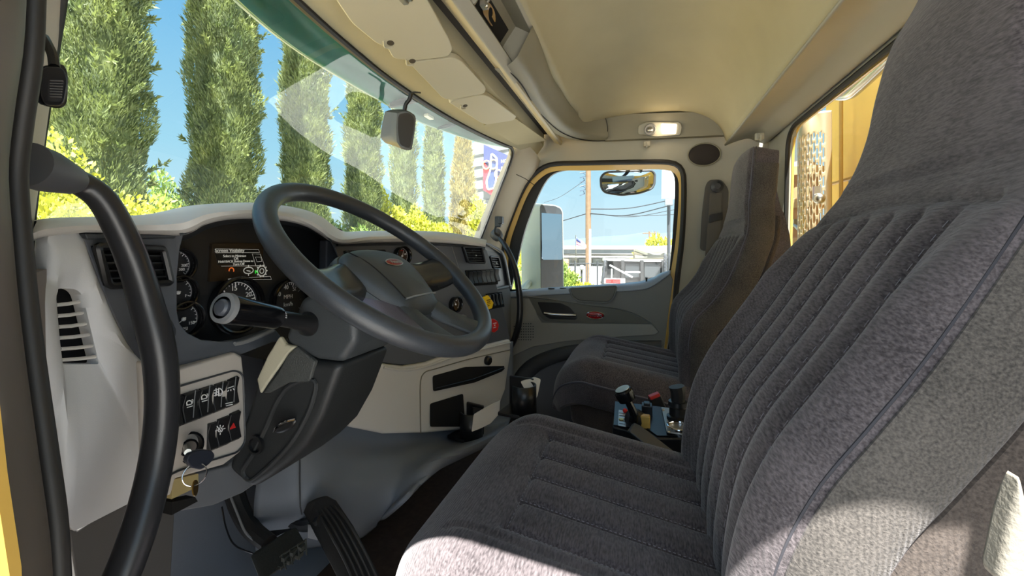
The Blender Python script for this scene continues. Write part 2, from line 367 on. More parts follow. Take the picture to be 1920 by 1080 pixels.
m = M(); m.loft([ledge_b, ledge_m, ledge_f], 50, 10); obj('sill_cap', m, mat('door_sill_sky_grey', S(140,150,162), .3, bump=.08, bscale=900), D1, solid=.004)  # sky reflection on the ledge painted in as a paler, bluer grey
LD = mat('door_panel_grey', S(118,119,116), .55, bump=.1, bscale=900); LC = mat('door_panel_light', S(150,149,143), .55, bump=.1, bscale=900); LA = mat('door_accent_taupe', S(96,96,88), .5, bump=.1, bscale=900)
m = M(); m.prism(dr([(928,557),(1000,554),(1100,548),(1188,544),(1216,539),(1241,525),(1257,513),(1262,525),(1252,600),(1240,700),(1234,900),(900,900),(918,700)], 2.05), (.03,0,0)); obj('door_panel', m, LD, D1, bevel=.004)
m = M(); m.prism(dr([(930,559),(985,560),(1000,560),(1006,590),(1016,605),(1060,606.5),(1222,608),(1236,622),(1228,628),(1160,632),(1060,640),(1000,650),(960,668),(915,690)], 2.046), (.02,0,0)); obj('lower_panel', m, LC, D1, bevel=.003)
m = M(); m.prism(rounded(dr([(991,558),(1040,564),(1100,572.5),(1160,580),(1192,591),(1220,607),(1060,605),(1022,602),(1008,590)], 2.045), .006, 3), (.02,0,0)); obj('accent_panel', m, LA, D1, bevel=.002)
m = M(); m.tube(dr([(988,556),(1040,562),(1100,571),(1160,578.5),(1194,589),(1222,606),(1236,622)], 2.046), .0035, 8, smooth=40); obj('accent_welt', m, LD, D1)
# pull pocket in the sill
m = M(); m.prism(rounded(dr([(1068,541),(1156,536),(1150,556),(1140,566),(1085,563),(1074,555)], 2.043), .012, 4), (.02,0,0)); pk = obj('pull_pocket', m, LA, D1, bevel=.002)
m = M(); m.tube(rounded(dr([(1066,541),(1157,536),(1152,558),(1142,568),(1084,565),(1072,556)], 2.043), .012, 4), .003, 8, closed=True); obj('pocket_rim', m, LD, pk)
# handle recess
m = M(); m.prism(rounded(dr([(1007,566),(1050,568),(1068,576),(1083,594),(1080,600),(1030,598),(1018,590)], 2.041), .01, 4), (.02,0,0)); hr = obj('handle_recess', m, BLACK, D1, bevel=.002)
m = M(); m.tube(dr([(1020,587.5),(1040,590),(1080,592)], 2.032), [.008,.009,.010], 12, smooth=12); obj('door_handle', m, CHROME, hr, label='chrome pull lever')
m = M(); oc = at(1116, 591, x=2.043); m.ell(oc, (.006,.040,.017), 28, 10); bd = obj('badge', m, REDENAMEL, D1, label='small red oval badge with chrome script')
m = M(); m.tube([oc+V((-.003, .041*math.cos(t), .018*math.sin(t))) for t in np.linspace(0, 2*math.pi, 40)[:-1]], .0013, 6, closed=True); obj('badge_rim', m, CHROME, bd)
text('badge_script', 'Peterbilt', oc+V((-.0075,0,0)), .019, (0,-1,0), (0,0,1), CHROME, bd)
m = M(); p = at(1212, 534, x=2.075); m.tube([p, p+V((0,0,.03))], .004, 10); m.ell(p+V((0,0,.03)), (.005,.005,.004)); obj('lock_pin', m, BLACK, D1)
m = M()
for i in range(3):
    q = at(1034+i*22, 545.5-.6*i, x=2.07); m.box(q+V((0,0,.012)), (.014,.03,.004))
obj('window_switches', m, BLACK, D1)
m = M()
for i in range(11):
    for j in range(9):
        if (i-5)**2/25+(j-4)**2/16 < 1: q = at(982+(i-5)*4.4, 622+(j-4)*5, x=2.0445); m.box(q, (.003,.005,.005))
obj('speaker_grille', m, DARKGREY, D1, smooth=False)
m = M(); a_ = dr([(955,790),(958,720),(985,680),(1040,655),(1130,642),(1240,640)], 2.035); b_ = dr([(985,800),(988,730),(1008,698),(1060,676),(1130,668),(1240,666)], 2.03)
m.loft([[p+V((.03,0,0)) for p in a_], a_, [p.lerp(q, .5)+V((-.012,0,0)) for p, q in zip(a_, b_)], b_, [p+V((.03,0,0)) for p in b_]], 40, 14); obj('map_pocket_rim', m, DARKGREY, D1)
m = M(); m.prism(dr([(960,800),(962,725),(990,690),(1045,665),(1130,655),(1240,652),(1236,800)], 2.042), (.02,0,0)); obj('map_pocket', m, GREY, D1)
# right windshield pillar
G = [V((1.905,.548,.535)), V((1.922,.562,.465)), V((1.932,.61,.37)), V((1.938,.66,.26)), V((1.95,.745,.08)), V((1.955,.80,-.05))]
E_ = [at(1012,300,x=2.07), at(1003,324,x=2.07), at(984,350,x=2.07), at(962,402,x=2.07), at(942,462,x=2.07), at(936,540,x=2.07)]
m = M(); m.loft([[p+V((0,.03,0)) for p in G], G, [a.lerp(b, .3)+V((-.012,-.01,0)) for a, b in zip(G, E_)], [a.lerp(b, .75)+V((-.012,-.012,0)) for a, b in zip(G, E_)], E_, [p+V((.02,0,0)) for p in E_]], 24, 20)
struct('trim_2', m, mat('pillar_trim', S(182,176,160), .6, bump=.1, bscale=900))
m = M(); m.tube([at(968,327,w=1.955), at(985,335,w=1.955), at(1003,348,w=1.95)], .0015, 6); obj('pillar_seam', m, DEEPBLACK, bpy.data.objects['trim_2'])
# header with the recess above the sun visors
def xl(y, z, x0=.1, x1=2.07): return [V((x0,y,z)), V(((x0+x1)/2,y,z)), V((x1,y,z))]
hx = [.2,.375,.6,.85,1.13,1.4,1.66,1.92,2.075]
m = M(); A0 = [V((x, yh(x)+.012, .485)) for x in hx]; A1 = [V((x, yh(x)-.004, .474)) for x in hx]; A2 = [V((x, .458, .522)) for x in hx]; A3 = [V((x, .456, .575)) for x in hx]
m.grid([cr(A0, 40), cr(A1, 40), cr(A2, 40), cr(A3, 40)]); struct('trim_3', m, HEAD, ang=20)
m = M(); m.grid([xl(.47,.575), xl(.40,.575)]); struct('trim_4', m, mat('recess_shade_brown', S(52,46,38), .8))  # shade inside the recess is put into this dark brown
m = M(); m.grid([lin(xl(.412,.575), 9), lin(xl(.408,.537), 9), lin(xl(.404,.532), 9), lin(xl(.374,.517), 9), lin(xl(.366,.520), 9), lin(xl(.364,.535), 9)]); struct('trim_5', m, mat('console_edge', S(172,163,138), .6, bump=.1, bscale=900), ang=40)
# overhead console
OC = thing('overhead_console', 'beige overhead console above the windshield with one open cubby', 'console', (1.12, .33, .55))
hb = [V((.1,.366,.520)), V((.7,.366,.520)), V((1.26,.366,.520)), V((1.31,.352,.53))]; ht = [V((.1,.285,.63)), V((.7,.285,.63)), V((1.2,.285,.63)), V((1.24,.292,.62))]
# the cubby's rear face is framed around its opening
fb = lambda x, t: V((x, .366+(.285-.366)*t, .520+(.63-.520)*t))
fn = V((0,-.11,-.081)).normalized()
m = M()
def face(x0, x1, t0, t1, d=0): return [fb(x0,t0)+fn*d, fb(x1,t0)+fn*d, fb(x1,t1)+fn*d, fb(x0,t1)+fn*d]
X0, X1, X2, X3 = .1, .80, .88, 1.18
for q in (face(X0,X3+.09,-.05,.2), face(X0,X3+.09,.88,1.06), face(X1,X2,.2,.88), face(X3,X3+.09,.2,.88), face(X0,.35,.2,.88)): m.prism(q, fn*-.05)
obj('fascia', m, TRIM, OC, bevel=.004)
for a, b in ((.35,X1), (X2,X3)):
    mm = M(); q = face(a, b, .2, .88); r = face(a+.012, b-.02, .26, .80, -.045)
    mm.grid([q, r], cu=True); mm.poly(r); obj('cubby', mm, TRIMDARK, OC, smooth=False)
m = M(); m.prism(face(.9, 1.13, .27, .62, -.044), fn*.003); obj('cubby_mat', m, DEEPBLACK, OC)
m = M()
for t in np.linspace(.0, 2.6, 9):
    m.tube([fb(.99+.03*math.cos(a+t*.2)+.01*t, .45+.10*math.sin(a))+fn*-.036 for a in np.linspace(0, 5.2, 16)], .0013, 6)
obj('cable_bundle', m, mat('amber_wire', S(140,110,60), .4), OC, label='amber wire bundle inside the open cubby')
m = M()
for k in (0, 1): m.box(fb(.895, .34+k*.3)+fn*.006, (.022,.014,.022)); m.tube([fb(.895,.36)+fn*.012, fb(.895,.62)+fn*.012], .0035, 8); m.ell(fb(.895,.32+k*.36)+fn*.016, (.006,.006,.006))
obj('latch', m, STEEL, OC, bevel=.002, label='steel door latch')
m = M(); bc = [V((1.16,.372,.524)), V((1.30,.362,.526)), V((1.53,.372,.528)), V((1.70,.362,.526)), V((1.865,.335,.522)), V((1.98,.285,.520)), V((2.04,.21,.518)), V((2.05,.16,.518))]
tc_ = [V((1.15,.284,.634)), V((1.30,.289,.622)), V((1.5,.298,.62)), V((1.70,.295,.632)), V((1.86,.282,.636)), V((1.95,.25,.636)), V((2.0,.20,.634)), V((2.02,.16,.632))]
mid = [a.lerp(b, .5)+V((-.01,-.014,-.012)) for a, b in zip(bc, tc_)]
m.loft([[p+V((.0,.03,.0)) for p in bc], bc, [a.lerp(b, .5)+V((-.012,-.012,-.01)) for a, b in zip(bc, mid)], mid, tc_, [p+V((0,.03,.0)) for p in tc_]], 50, 24); obj('corner_sweep', m, TRIMDARK, OC)
m = M(); m.tube([p+V((-.003,-.003,-.001)) for p in bc], .002, 6, smooth=40); m.tube([p+V((-.003,-.003,0)) for p in [bc[-1], mid[-1], tc_[-1]]], .0015, 6, smooth=10); obj('console_seam', m, DEEPBLACK, OC)
# side panel above the passenger door with the dome lamp
m = M(); sp = rounded([V((2.045,.16,.518)), V((2.02,.16,.632)), V((2.01,-.345,.598)), V((2.035,-.37,.50))], [.002,.002,.035,.01], 6)
m.prism(sp, (.03,0,0)); OP = obj('side_header_panel', m, TRIMDARK, None, bevel=.005, label='taupe header panel over the passenger door holding the lit dome lamp', cat='header panel')
OP['kind'] = 'structure'; OP.name = 'trim_6'
def hp(px, py, d=0): return onp(px, py, (2.03-d,.0,.57), (1,0,.22))
DL = thing('dome_light', 'lit dome lamp with round spot beside its glowing rectangular lens', 'lamp', hp(1236,242))
m = M(); m.prism(rounded([hp(1196,236), hp(1212,229), hp(1275,229), hp(1279,238), hp(1276,254), hp(1230,257), hp(1196,252)], .01, 4), (-.014,0,-.003)); obj('lamp_base', m, TRIM, DL, bevel=.004)
c = hp(1219,243,.016); m = M(); m.lathe([(.027,0),(.027,.008),(.022,.012),(.018,.008),(.016,.004)], c, (-1,0,-.22), 24); spt = obj('reading_spot', m, MIDGREY, DL)
m = M(); m.ell(c+V((-.009,0,-.002)), (.006,.013,.013)); obj('spot_bulb', m, STEEL, spt)
m = M(); m.prism(rounded([hp(1240,232,.016), hp(1269,233,.016), hp(1267,251,.016), hp(1241,251,.016)], .004, 3), (-.006,0,-.001)); obj('lamp_lens', m, mat('lit_lens', S(255,236,200), .3, emit=(1,.80,.55,1), estr=3), DL, bevel=.002, label='glowing rectangular lens')
m = M()
for k in range(5): m.tube([hp(1245+k*5, 247,.0235), hp(1247.5+k*4, 236,.0235)], .0008, 5)
obj('lens_ribs', m, STEEL, DL)
ld = bpy.data.lights.new('dome_light_glow', 'POINT'); ld.energy = .12; ld.color = (1,.78,.5); ld.shadow_soft_size = .02
lo = bpy.data.objects.new('dome_light_glow', ld); COL.objects.link(lo); lo.parent = DL; lo.location = V((-.05,0,-.015))
# small shell fittings
c = at(1320, 290, x=2.07); m = M(); m.ell(c, (.012,.066,.049), 36, 10); sk = obj('door_speaker', m, mat('speaker_cloth', S(38,32,30), .8, bump=.5, bscale=900), None, cat='speaker', label='dark oval speaker cover above the passenger door corner')
m = M(); m.tube([c+V((-.004,.067*math.cos(t),.050*math.sin(t))) for t in np.linspace(0,2*math.pi,40)[:-1]], .003, 6, closed=True); obj('rim', m, TRIMDARK, sk)
for (px, py, lab) in ((1424,262,'pale plastic coat hook above the passenger seat headrest'), (1213,275,'taupe coat hook under the lit dome lamp')):
    c = at(px, py, x=2.06 if px < 1300 else None, y=None if px < 1300 else -.43) ; t = thing('coat_hook', lab, 'hook', c)
    m = M(); m.box(c+V((0,0,.012)), (.018,.030,.026)); obj('hook_base', m, TRIM, t, bevel=.004)
    m = M(); m.tube([c+V((-.008,0,.004)), c+V((-.02,0,-.006)), c+V((-.026,0,.002)), c+V((-.026,0,.012))], .0045, 8, smooth=12); obj('hook', m, TRIM, t)
# passenger shoulder-belt carrier
sb = thing('seat_belt', 'dark shoulder belt on its slotted carrier beside the passenger headrest', 'seat belt', at(1340,420,x=2.06))
m = M(); m.prism(rounded(dr([(1328,338),(1352,336),(1366,355),(1362,470),(1312,470),(1316,400),(1322,350)], 2.068), .02, 5), (-.006,0,0)); obj('carrier', m, mat('belt_slot_grey', S(76,74,70), .6), sb, bevel=.002)
c = at(1344, 350, x=2.052); m = M(); m.lathe([(.026,0),(.026,.012),(.012,.02),(.012,.026)], c, (-1,0,0), 24); obj('anchor_bolt', m, DARKGREY, sb)
m = M(); m.prism(dr([(1331,362),(1353,362),(1350,480),(1322,480)], 2.056), (-.003,0,0)); obj('webbing', m, mat('belt_webbing', S(92,90,86), .8, bump=.3, bscale=800), sb)
m = M(); m.prism(rounded(dr([(1330,403),(1354,398),(1354,412),(1329,418)], 2.052), .006, 3), (-.012,0,0)); obj('guide_loop', m, BLACK, sb, bevel=.003)
# cowl, hood and the cab sides ahead of the doors
m = M(); m.box((1.12, 1.12, -.44), (2.1, .1, .8)); m.box((1.12, 1.9, -.30), (1.7, 1.6, .44)); struct('wall_cowl', m, YELLOW, bevel=.01)
m = M(); m.prism([V((.13,.60,-.84)), V((.13,.60,-.03)), V((.13,1.16,-.03)), V((.13,1.16,-.84))], (.02,0,0)); m.prism([V((2.1,.9,-.84)), V((2.1,.9,-.03)), V((2.1,1.16,-.03)), V((2.1,1.16,-.84))], (-.02,0,0)); struct('wall_cowl_side', m, YELLOW)
m = M(); m.grid([[V((.14,.80,-.045)), V((1.1,.90,-.045)), V((2.1,.80,-.045))], [V((.14,1.12,-.05)), V((1.1,1.12,-.05)), V((2.1,1.12,-.05))]]); struct('trim_15', m, BLACK)
# ================================================================ driver's door opening, left pillar
def lp(px, py, r=None, x=None): return at(px, py, x=x)
pz = [-.036,.08,.18,.27,.36,.5]
def prow(z):
    t = (z+.04)/.54
    g = V((.340-.02*t, .755-.17*t, z))
    return [V((.138,.325,z)), V((.165,.365,z)), V((.19,.425-.02*t,z)), V((.235,.52-.03*t,z)), V((.285-.01*t,.635-.07*t,z)), g, g+V((-.02,.04,0))]
m = M(); m.loft([prow(z) for z in pz], 28, 24); struct('wall_left', m, mat('left_pillar_trim', S(172,166,158), .55, bump=.1, bscale=900), solid=.004, off=0)
m = M(); m.prism([V((.13,.32,-.84)), V((.13,.32,-.02)), V((.25,.53,-.02)), V((.30,.62,-.02)), V((.30,.62,-.84))], (-.02,.03,0)); obj('kick_skin', m, mat('kick_taupe', S(128,119,113), .6, bump=.1, bscale=900), bpy.data.objects['wall_left'])
sl = [at(px, py, x=.143) for px, py in ((66,-260),(64,-80),(58,100),(40,230),(30,330),(38,450),(50,580),(68,720),(88,860),(104,980),(112,1120),(118,1300))]
m = M(); m.tube(sl, .0048, 12, smooth=60); LS = obj('trim_7', m, SEAL); LS['kind'] = 'structure'
s2 = [p+V((-.012,-.016,0)) for p in sl]; m = M(); m.loft([[p+V((-.012,.012,0)) for p in sl], s2, [p+V((-.028,-.036,0)) for p in sl], [p+V((-.05,-.05,0)) for p in sl]], 40, 12); o = struct('trim_8', m, mat('door_jamb_brown', S(78,72,66), .5), solid=.004)
m = M(); m.tube([V((.096+.008*min(1,max(0,(-.06-z)/.08)),.252,z)) for z in np.linspace(-.5,-.05,12)], .010, 10); struct('trim_9', m, YELLOW)
# the roof rail over the driver's door and the rear door post keep the sun off the seats
m = M(); m.box((.13, .02, .585), (.06, 1.25, .17)); struct('trim_10', m, TRIM, bevel=.012)
m = M(); m.prism([V((.10,-.40,-.84)), V((.10,-.40,.5)), V((.10,-.62,.5)), V((.10,-.62,-.84))], (.06,0,0)); struct('trim_11', m, TRIM, bevel=.01)
m = M(); m.prism([at(1925,893,x=.21), at(1897,985,x=.21), at(1872,1100,x=.21), at(1960,1100,x=.21)], (.012,0,0)); struct('trim_12', m, mat('door_post_cream', S(112,108,98), .6, bump=.3, bscale=500), bevel=.004)
# roof outer skin
m = M(); m.box((1.12, .12, .86), (2.1, 1.35, .03)); struct('ceiling_skin', m, YELLOW, bevel=.01)
bpy.data.objects['ceiling_skin'].name = 'trim_13'
# ---- grab handles
def grab(pts, label, cup_axis, r=.0165, cr_=.0165):
    t = thing('grab_handle', label, 'grab handle', pts[-1], 'grab handles on the windshield pillars')
    m = M(); P_ = cr(pts, 70); m.tube(P_, [r*(.70+.3*min(1, i/28)) for i in range(70)], 16); obj('grip', m, HANDLE, t)
    a = V(cup_axis).normalized(); m = M(); m.lathe([(cr_*1.2,-.030),(cr_*1.18,-.012),(cr_*1.0,.004),(r*.85,.016),(r*.72,.02)], pts[0], a, 24); obj('mount_cup', m, mat('cup_grey', S(74,76,80), .5), t)
    return t
gp = [at(px, py, w=w) for px, py, w in ((108,328,.40),(150,343,.425),(190,372,.44),(222,425,.455),(250,490,.47),(275,570,.48),(296,650,.485),(304,720,.488),(302,800,.486),(288,890,.475),(263,985,.455),(228,1080,.435),(180,1180,.415))]
grab(gp, 'thick black grab handle on the near left windshield pillar', gp[1]-gp[0])
gq = [at(px, py, w=w) for px, py, w in ((934,444,2.03),(948,462,1.97),(962,492,1.94),(971,530,1.92),(975,570,1.92),(973,605,1.92),(966,632,1.94),(957,650,1.97))]
grab(gq, 'slim black grab handle on the far right windshield pillar', gq[1]-gq[0], .0145, .024)
# ---- driver monitor camera on the left pillar
def fp(px, py, w=.375): return at(px, py, w=w-.05)
DM = thing('monitor_camera', 'small black camera box with printed label on the left pillar', 'camera', fp(100,165))
m = M(); m.prism(rounded([fp(68,125,.385), fp(120,118,.40), fp(128,140,.40), fp(126,195,.40), fp(112,205,.385), fp(66,195,.375)], .006, 3), ray(98,165)*.02); obj('mount', m, BLACK, DM, bevel=.003)
m = M(); m.prism(rounded([fp(78,124), fp(118,126), fp(129,148), fp(120,200), fp(84,198), fp(76,180)], .006, 4), ray(100,165)*.025); obj('camera_body', m, mat('camera_black', S(36,37,40), .4), DM, bevel=.004)
m = M(); m.prism(rounded([fp(91,147,.373), fp(122,150,.373), fp(115,192,.373), fp(88,190,.373)], .003, 3), ray(105,170)*.0015); cl = obj('label_plate', m, mat('label_grey', S(52,52,54), .6), DM)
m = M()
for i in range(7):
    y = 151+i*5.0; m.tube([fp(94, y, .3725), fp(118-i*.5, y+1, .3725)], .0005, 4)
obj('label_lines', m, mat('label_ink', S(96,96,96), .7), cl, smooth=False)
m = M(); m.tube([fp(82,70,.40), fp(90,85,.395), fp(99,105,.392), fp(102,126,.388)], .0035, 8, smooth=20); obj('cable', m, BLACK, DM)
# small black hook on the right pillar
c = at(934, 416, w=1.97); RC = thing('pillar_bracket', 'small black bracket on the right windshield pillar above the handle', 'bracket', c)
m = M(); m.box(c, (.02,.03,.05)); m.box(c+V((-.02,-.02,.005)), (.03,.02,.035)); obj('clamp', m, BLACK, RC, bevel=.004)
m = M(); m.tube([c+V((0,.01,-.02)), c+V((-.01,.012,-.05)), c+V((-.005,-.01,-.065))], .006, 8, smooth=14); obj('hook', m, BLACK, RC)
# ---- sun visors and header flaps
vn = V((0,-.093,-.24)).normalized()
def vp(px, py, d=.0): return onp(px, py, V((1,.57,.474))+vn*d, vn)
flaps = [([(618,-25),(655,30),(700,68),(722,78),(733,98),(768,103),(836,95),(845,82),(838,62),(790,-25)], 'large beige header flap nearest the driver', (722,78)),
         ([(762,106),(775,104),(848,97),(862,104),(908,155),(905,166),(838,178),(826,174)], 'middle beige header flap, between the large flap and the far one', (763,112)),
         ([(838,183),(846,179),(900,168),(914,172),(966,211),(960,218),(908,226),(898,222)], 'smallest beige header flap, nearest the passenger side', (862,196))]
FLAP = mat('flap_vinyl', S(180,174,150), .6, bump=.1, bscale=900)
for L, lab, (hx_, hy_) in flaps:
    t = thing('sun_visor', lab, 'sun visor', vp(L[0][0], L[0][1]), 'header flaps')
    m = M(); m.prism(rounded([vp(a, b, .004) for a, b in L], .012, 4), vn*.018); obj('flap', m, FLAP, t, bevel=.006, seg=3)
    c = vp(hx_+10, hy_+2, .021); m = M(); m.ell(c, (.011,.008,.003), 18, 8, (V((1,0,0)), V((0,1,-.39)).normalized(), vn)); obj('finger_notch', m, mat('notch_shade', S(70,62,48), .8), t)
    m = M(); m.tube([c+V((-.018,.006,-.004)), c+V((0,.014,-.008)), c+V((.016,.006,-.004))], .002, 6, smooth=12); obj('notch_lip', m, FLAP, t)
m = M(); m.prism(rounded([vp(905,232,.003), vp(965,219,.003), vp(1024,262,.003), vp(968,270,.003)], .01, 3), vn*.006); obj('trim_14', m, HEAD, None, bevel=.003)['kind'] = 'structure'
c = vp(755, -2, .02); t = thing('visor_clip', 'small pale clip at the edge of the large header flap', 'clip', c); m = M(); m.box(c, (.03,.012,.01)); m.box(c+V((.01,-.005,.004)), (.01,.02,.008)); obj('clip', m, STEEL, t, bevel=.002)
# ---- windshield sensor pod (looks like a mirror) hung from the glass
def ip(px, py, w=1.22): return at(px, py, w=w)
RM = thing('interior_mirror', 'black camera pod hanging from the windshield top centre', 'mirror', ip(747,230))
bk = [(722,209),(735,205),(758,205),(772,213),(779,222),(778,240),(771,280),(745,276),(722,268),(713,258),(717,230)]
fr = [(744,212),(752,208),(766,208),(778,216),(780,224),(777,250),(772,281),(762,282),(750,278),(743,268),(742,240)]
m = M(); a = [ip(x, y, 1.24) for x, y in bk]; b = [ip(x, y, 1.19) for x, y in fr]
a = lin(a+[a[0]], 45)[:-1]; b = lin(align(b, a[0])+[align(b, a[0])[0]], 45)[:-1]
m.rings([[p.lerp(sum(a, V())/44, .35)+FWD*.02 for p in a], a, [p.lerp(q, .6) for p, q in zip(a, b)], b, [p.lerp(sum(b, V())/44, .07)+FWD*-.004 for p in b]]); obj('housing', m, mat('pod_grey', S(88,88,86), .5), RM)
m = M(); q = [ip(x, y, 1.180) for x, y in ((747,214),(766,211),(777,220),(775,248),(769,278),(750,272),(746,245))]; m.prism(rounded(q, .01, 4), FWD*.004); obj('face_plate', m, mat('pod_face', S(48,43,38), .3), RM)
m = M(); m.tube([at(771,174,w=1.215), at(768,186,w=1.22), at(761,196,w=1.225), at(758,210,w=1.23)], .006, 8, smooth=16); obj('stem', m, BLACK, RM)
m = M(); m.tube([at(771,174,w=1.21), at(778,173,w=1.20), at(788,174,w=1.19)], .0025, 6); obj('wire', m, BLACK, RM)
# ---- outside sun visor over the windshield
EV = thing('exterior_visor', 'teal tinted outside visor across the windshield top', 'visor', (1.15,.9,.5))
lo_ = [(230,-210,.60),(360,-80,.70),(440,0,.80),(500,52,.93),(560,97,1.07),(625,138,1.22),(708,186,1.42),(779,225,1.62),(835,246,1.8),(883,262,1.95),(925,272,2.12),(965,279,2.30)]
f = [at(a, b, w=w) for a, b, w in lo_]
bk2 = [V((p.x+.0, yh(min(max(p.x,.2),2.06))+.05, .585)) for p in f]
mm_ = [a.lerp(b, .5)+V((0,.02,.015)) for a, b in zip(f, bk2)]
m = M(); m.loft([f, [p+V((0,-.012,.004)) for p in f], mm_, bk2], 50, 14); obj('visor_blade', m, TEAL, EV, solid=.006)
m = M(); m.tube([p+V((0,-.002,0)) for p in f], .004, 8, smooth=50); obj('edge_roll', m, mat('visor_edge', S(150,175,175), .3), EV)
def ev(i, t): 
    a, b = cr(f, 60)[i], cr(bk2, 60)[i]; return a.lerp(b, t)+V((0,.012*t,-.005))
for i in (34, 36): m = M(); c = ev(i, .28 if i == 36 else .02); m.box(c, (.05,.02,.012)); obj('marker_light', m, mat('marker_lens', S(205,215,212), .4), EV, bevel=.003, label='small pale marker light')
m = M(); c0_, c1_ = ev(30,.05), ev(33,.7); m.tube([c0_, c1_], .012, 8); obj('visor_strut', m, mat('strut_dark', S(14,36,40), .4), EV)
m = M(); m.tube([ev(41,.75), ev(41,.4), ev(39,.05)], .008, 8, smooth=14); obj('visor_bracket', m, mat('bracket_teal', S(16,70,84), .4), EV)
# ================================================================ dashboard
DPL = [(.18,.50),(.275,.60),(.31,.635),(.37,.66),(.47,.68),(.55,.70),(.93,.715),(1.5,.549),(1.8,.462)]
def dash(px, py, off=0.0, poly=None):
    d = ray(px, py); best = None
    P = [V((x, y+off, 0)) for x, y in (poly or DPL)]
    for i, (a, b) in enumerate(zip(P, P[1:])):
        e = b-a; den = d.x*e.y-d.y*e.x
        if abs(den) < 1e-9: continue
        s = (a.x*e.y-a.y*e.x)/den; u = (a.x*d.y-a.y*d.x)/den
        lo = -1e9 if i == 0 else -1e-6; hi = 1e9 if i == len(P)-2 else 1+1e-6
        if lo <= u <= hi and s > 0 and (best is None or s < best): best = s
    return d*best
def dtan(p):
    k = min(range(len(DPL)-1), key=lambda i: 0 if DPL[i][0] <= p.x <= DPL[i+1][0] else 9)
    a, b = DPL[k], DPL[k+1]; return V((b[0]-a[0], b[1]-a[1], 0)).normalized()
def dl(L, off=0.0): return [dash(a, b, off) for a, b in L]
DB = thing('dashboard', 'two-tone truck dashboard with cream top pad, grey panels, vents and gauges', 'dashboard', (.9,.75,-.2))
# cream top pad with the hood over the gauges
lowr = [(62,446),(80,441),(150,434),(215,436),(300,437),(340,437),(362,430),(385,417),(425,408),(475,406),(535,411),(575,422),(602,438),(622,451),(645,456),(700,453),(790,453),(850,456),(910,463)]
midr = [(62,432),(80,426),(150,422),(215,422),(300,421),(340,416),(362,409),(385,402),(425,397),(475,395),(535,401),(575,411),(602,425),(622,440),(645,447),(700,444),(790,444),(850,449),(911,458)]
topr = [(66,414),(82,410),(150,407),(215,405.5),(300,400),(340,393),(362,388),(385,384),(425,381),(475,380),(535,386),(575,395),(602,407),(622,422),(645,434),(700,433),(790,433),(850,437),(908,449)]
og = [-.0,-.01,-.02,-.02,-.03,-.05,-.06,-.065,-.07,-.07,-.07,-.06,-.055,-.045,-.035,-.03,-.025,-.02,-.015]
R0 = [dash(a, b, o+.06)+V((0,0,-.004)) for (a, b), o in zip(lowr, og)]
R1 = [dash(a, b, o) for (a, b), o in zip(lowr, og)]; R2 = [dash(a, b, o-.006) for (a, b), o in zip(midr, og)]; R3 = [dash(a, b, o+.06) for (a, b), o in zip(topr, og)]
R4 = [V((p.x*.97+.035, p.y+.10, p.z-.012)) for p in R3]; R5 = [V((min(max(p.x*.94+.07,.33),1.97), max(p.y+.15, yh(min(max(p.x,.36),1.94))+.235), -.03)) for p in R3]
m = M(); m.loft([R0, R1, R2, R3, R4, R5], 150, 30); obj('top_pad', m, CREAM, DB)
# gauge hood: dark inner shell under the pad
hood = [(337,440),(352,436),(367,428),(388,417),(425,408),(475,406),(535,411),(575,422),(602,438),(620,452),(640,500),(650,560)]
m = M(); m.loft([dl(hood, -.05), dl(hood, .02), [dash(a, max(b, 445) if False else b+14, .075) for a, b in hood]], 60, 10); obj('gauge_hood', m, DARKGREY, DB, solid=.003)
m = M(); m.poly(dl([(316,432),(420,395),(540,395),(640,430),(690,480),(690,660),(560,690),(430,660),(318,650)], .066)); obj('gauge_backing', m, mat('cluster_black', S(28,29,31), .5), DB)
# slate panels
left_panel = [(150,434),(336,437),(345,441),(338,468),(333,520),(333,585),(338,606),(352,624),(378,637),(420,641),(455,636),(490,624),(515,615),(535,640),(512,642),(455,664),(335,690),(300,694),(277,688),(254,668),(236,640),(214,597),(190,540),(170,487)]
m = M(); m.prism(dl(left_panel, -.004), (0,.016,0)); obj('instrument_surround', m, GREY, DB, bevel=.003)
m = M(); m.prism(dl([(158,437),(372-40,440),(330,447),(165,449)], -.012), (0,.02,0)); obj('surround_brow', m, DARKGREY, DB, bevel=.002)
m = M(); m.tube(dl([(440,645),(462,640),(490,629),(512,620)], -.008), .004, 8, smooth=14); obj('surround_lip', m, MIDGREY, DB)
# cream end panel with the slotted outlet
slot = rounded([V((104,541,0)),V((152,541,0)),V((186,683,0)),V((116,683,0))], [10,22,5,5], 5)
def endp(off): return dl([(42,560),(60,534),(84,520),(90,438),(150,434),(156,440),(172,490),(192,542),(216,599),(238,642),(256,668),(278,690),(282,720),(280,800),(274,870),(272,928),(226,952),(140,996),(126,985),(98,800),(62,640)], off)
o_ = align(endp(0), dash(150,434)); i_ = [dash(p.x, p.y, .0) for p in slot]; i_ = align(i_, dash(152,541))
m = M(); a = lin(o_+[o_[0]], 121)[:-1]; b = lin(i_+[i_[0]], 121)[:-1]
k0 = min(range(120), key=lambda k: sum((a[j]-b[(j+k) % 120]).length for j in range(0,120,4))); rev = list(reversed(b)); k1 = min(range(120), key=lambda k: sum((a[j]-rev[(j+k) % 120]).length for j in range(0,120,4)))
s0 = sum((a[j]-b[(j+k0) % 120]).length for j in range(0,120,4)); s1 = sum((a[j]-rev[(j+k1) % 120]).length for j in range(0,120,4))
b = b[k0:]+b[:k0] if s0 < s1 else rev[k1:]+rev[:k1]
rowsE = [[p+V((0,.02,0)) for p in a], a]+[[p.lerp(q, t)+V((0,-.012*math.sin(math.pi*t)*(0 if t > .9 else 1),0)) for p, q in zip(a, b)] for t in (.25,.5,.75)]+[b, [p+V((0,.022,0)) for p in b]]
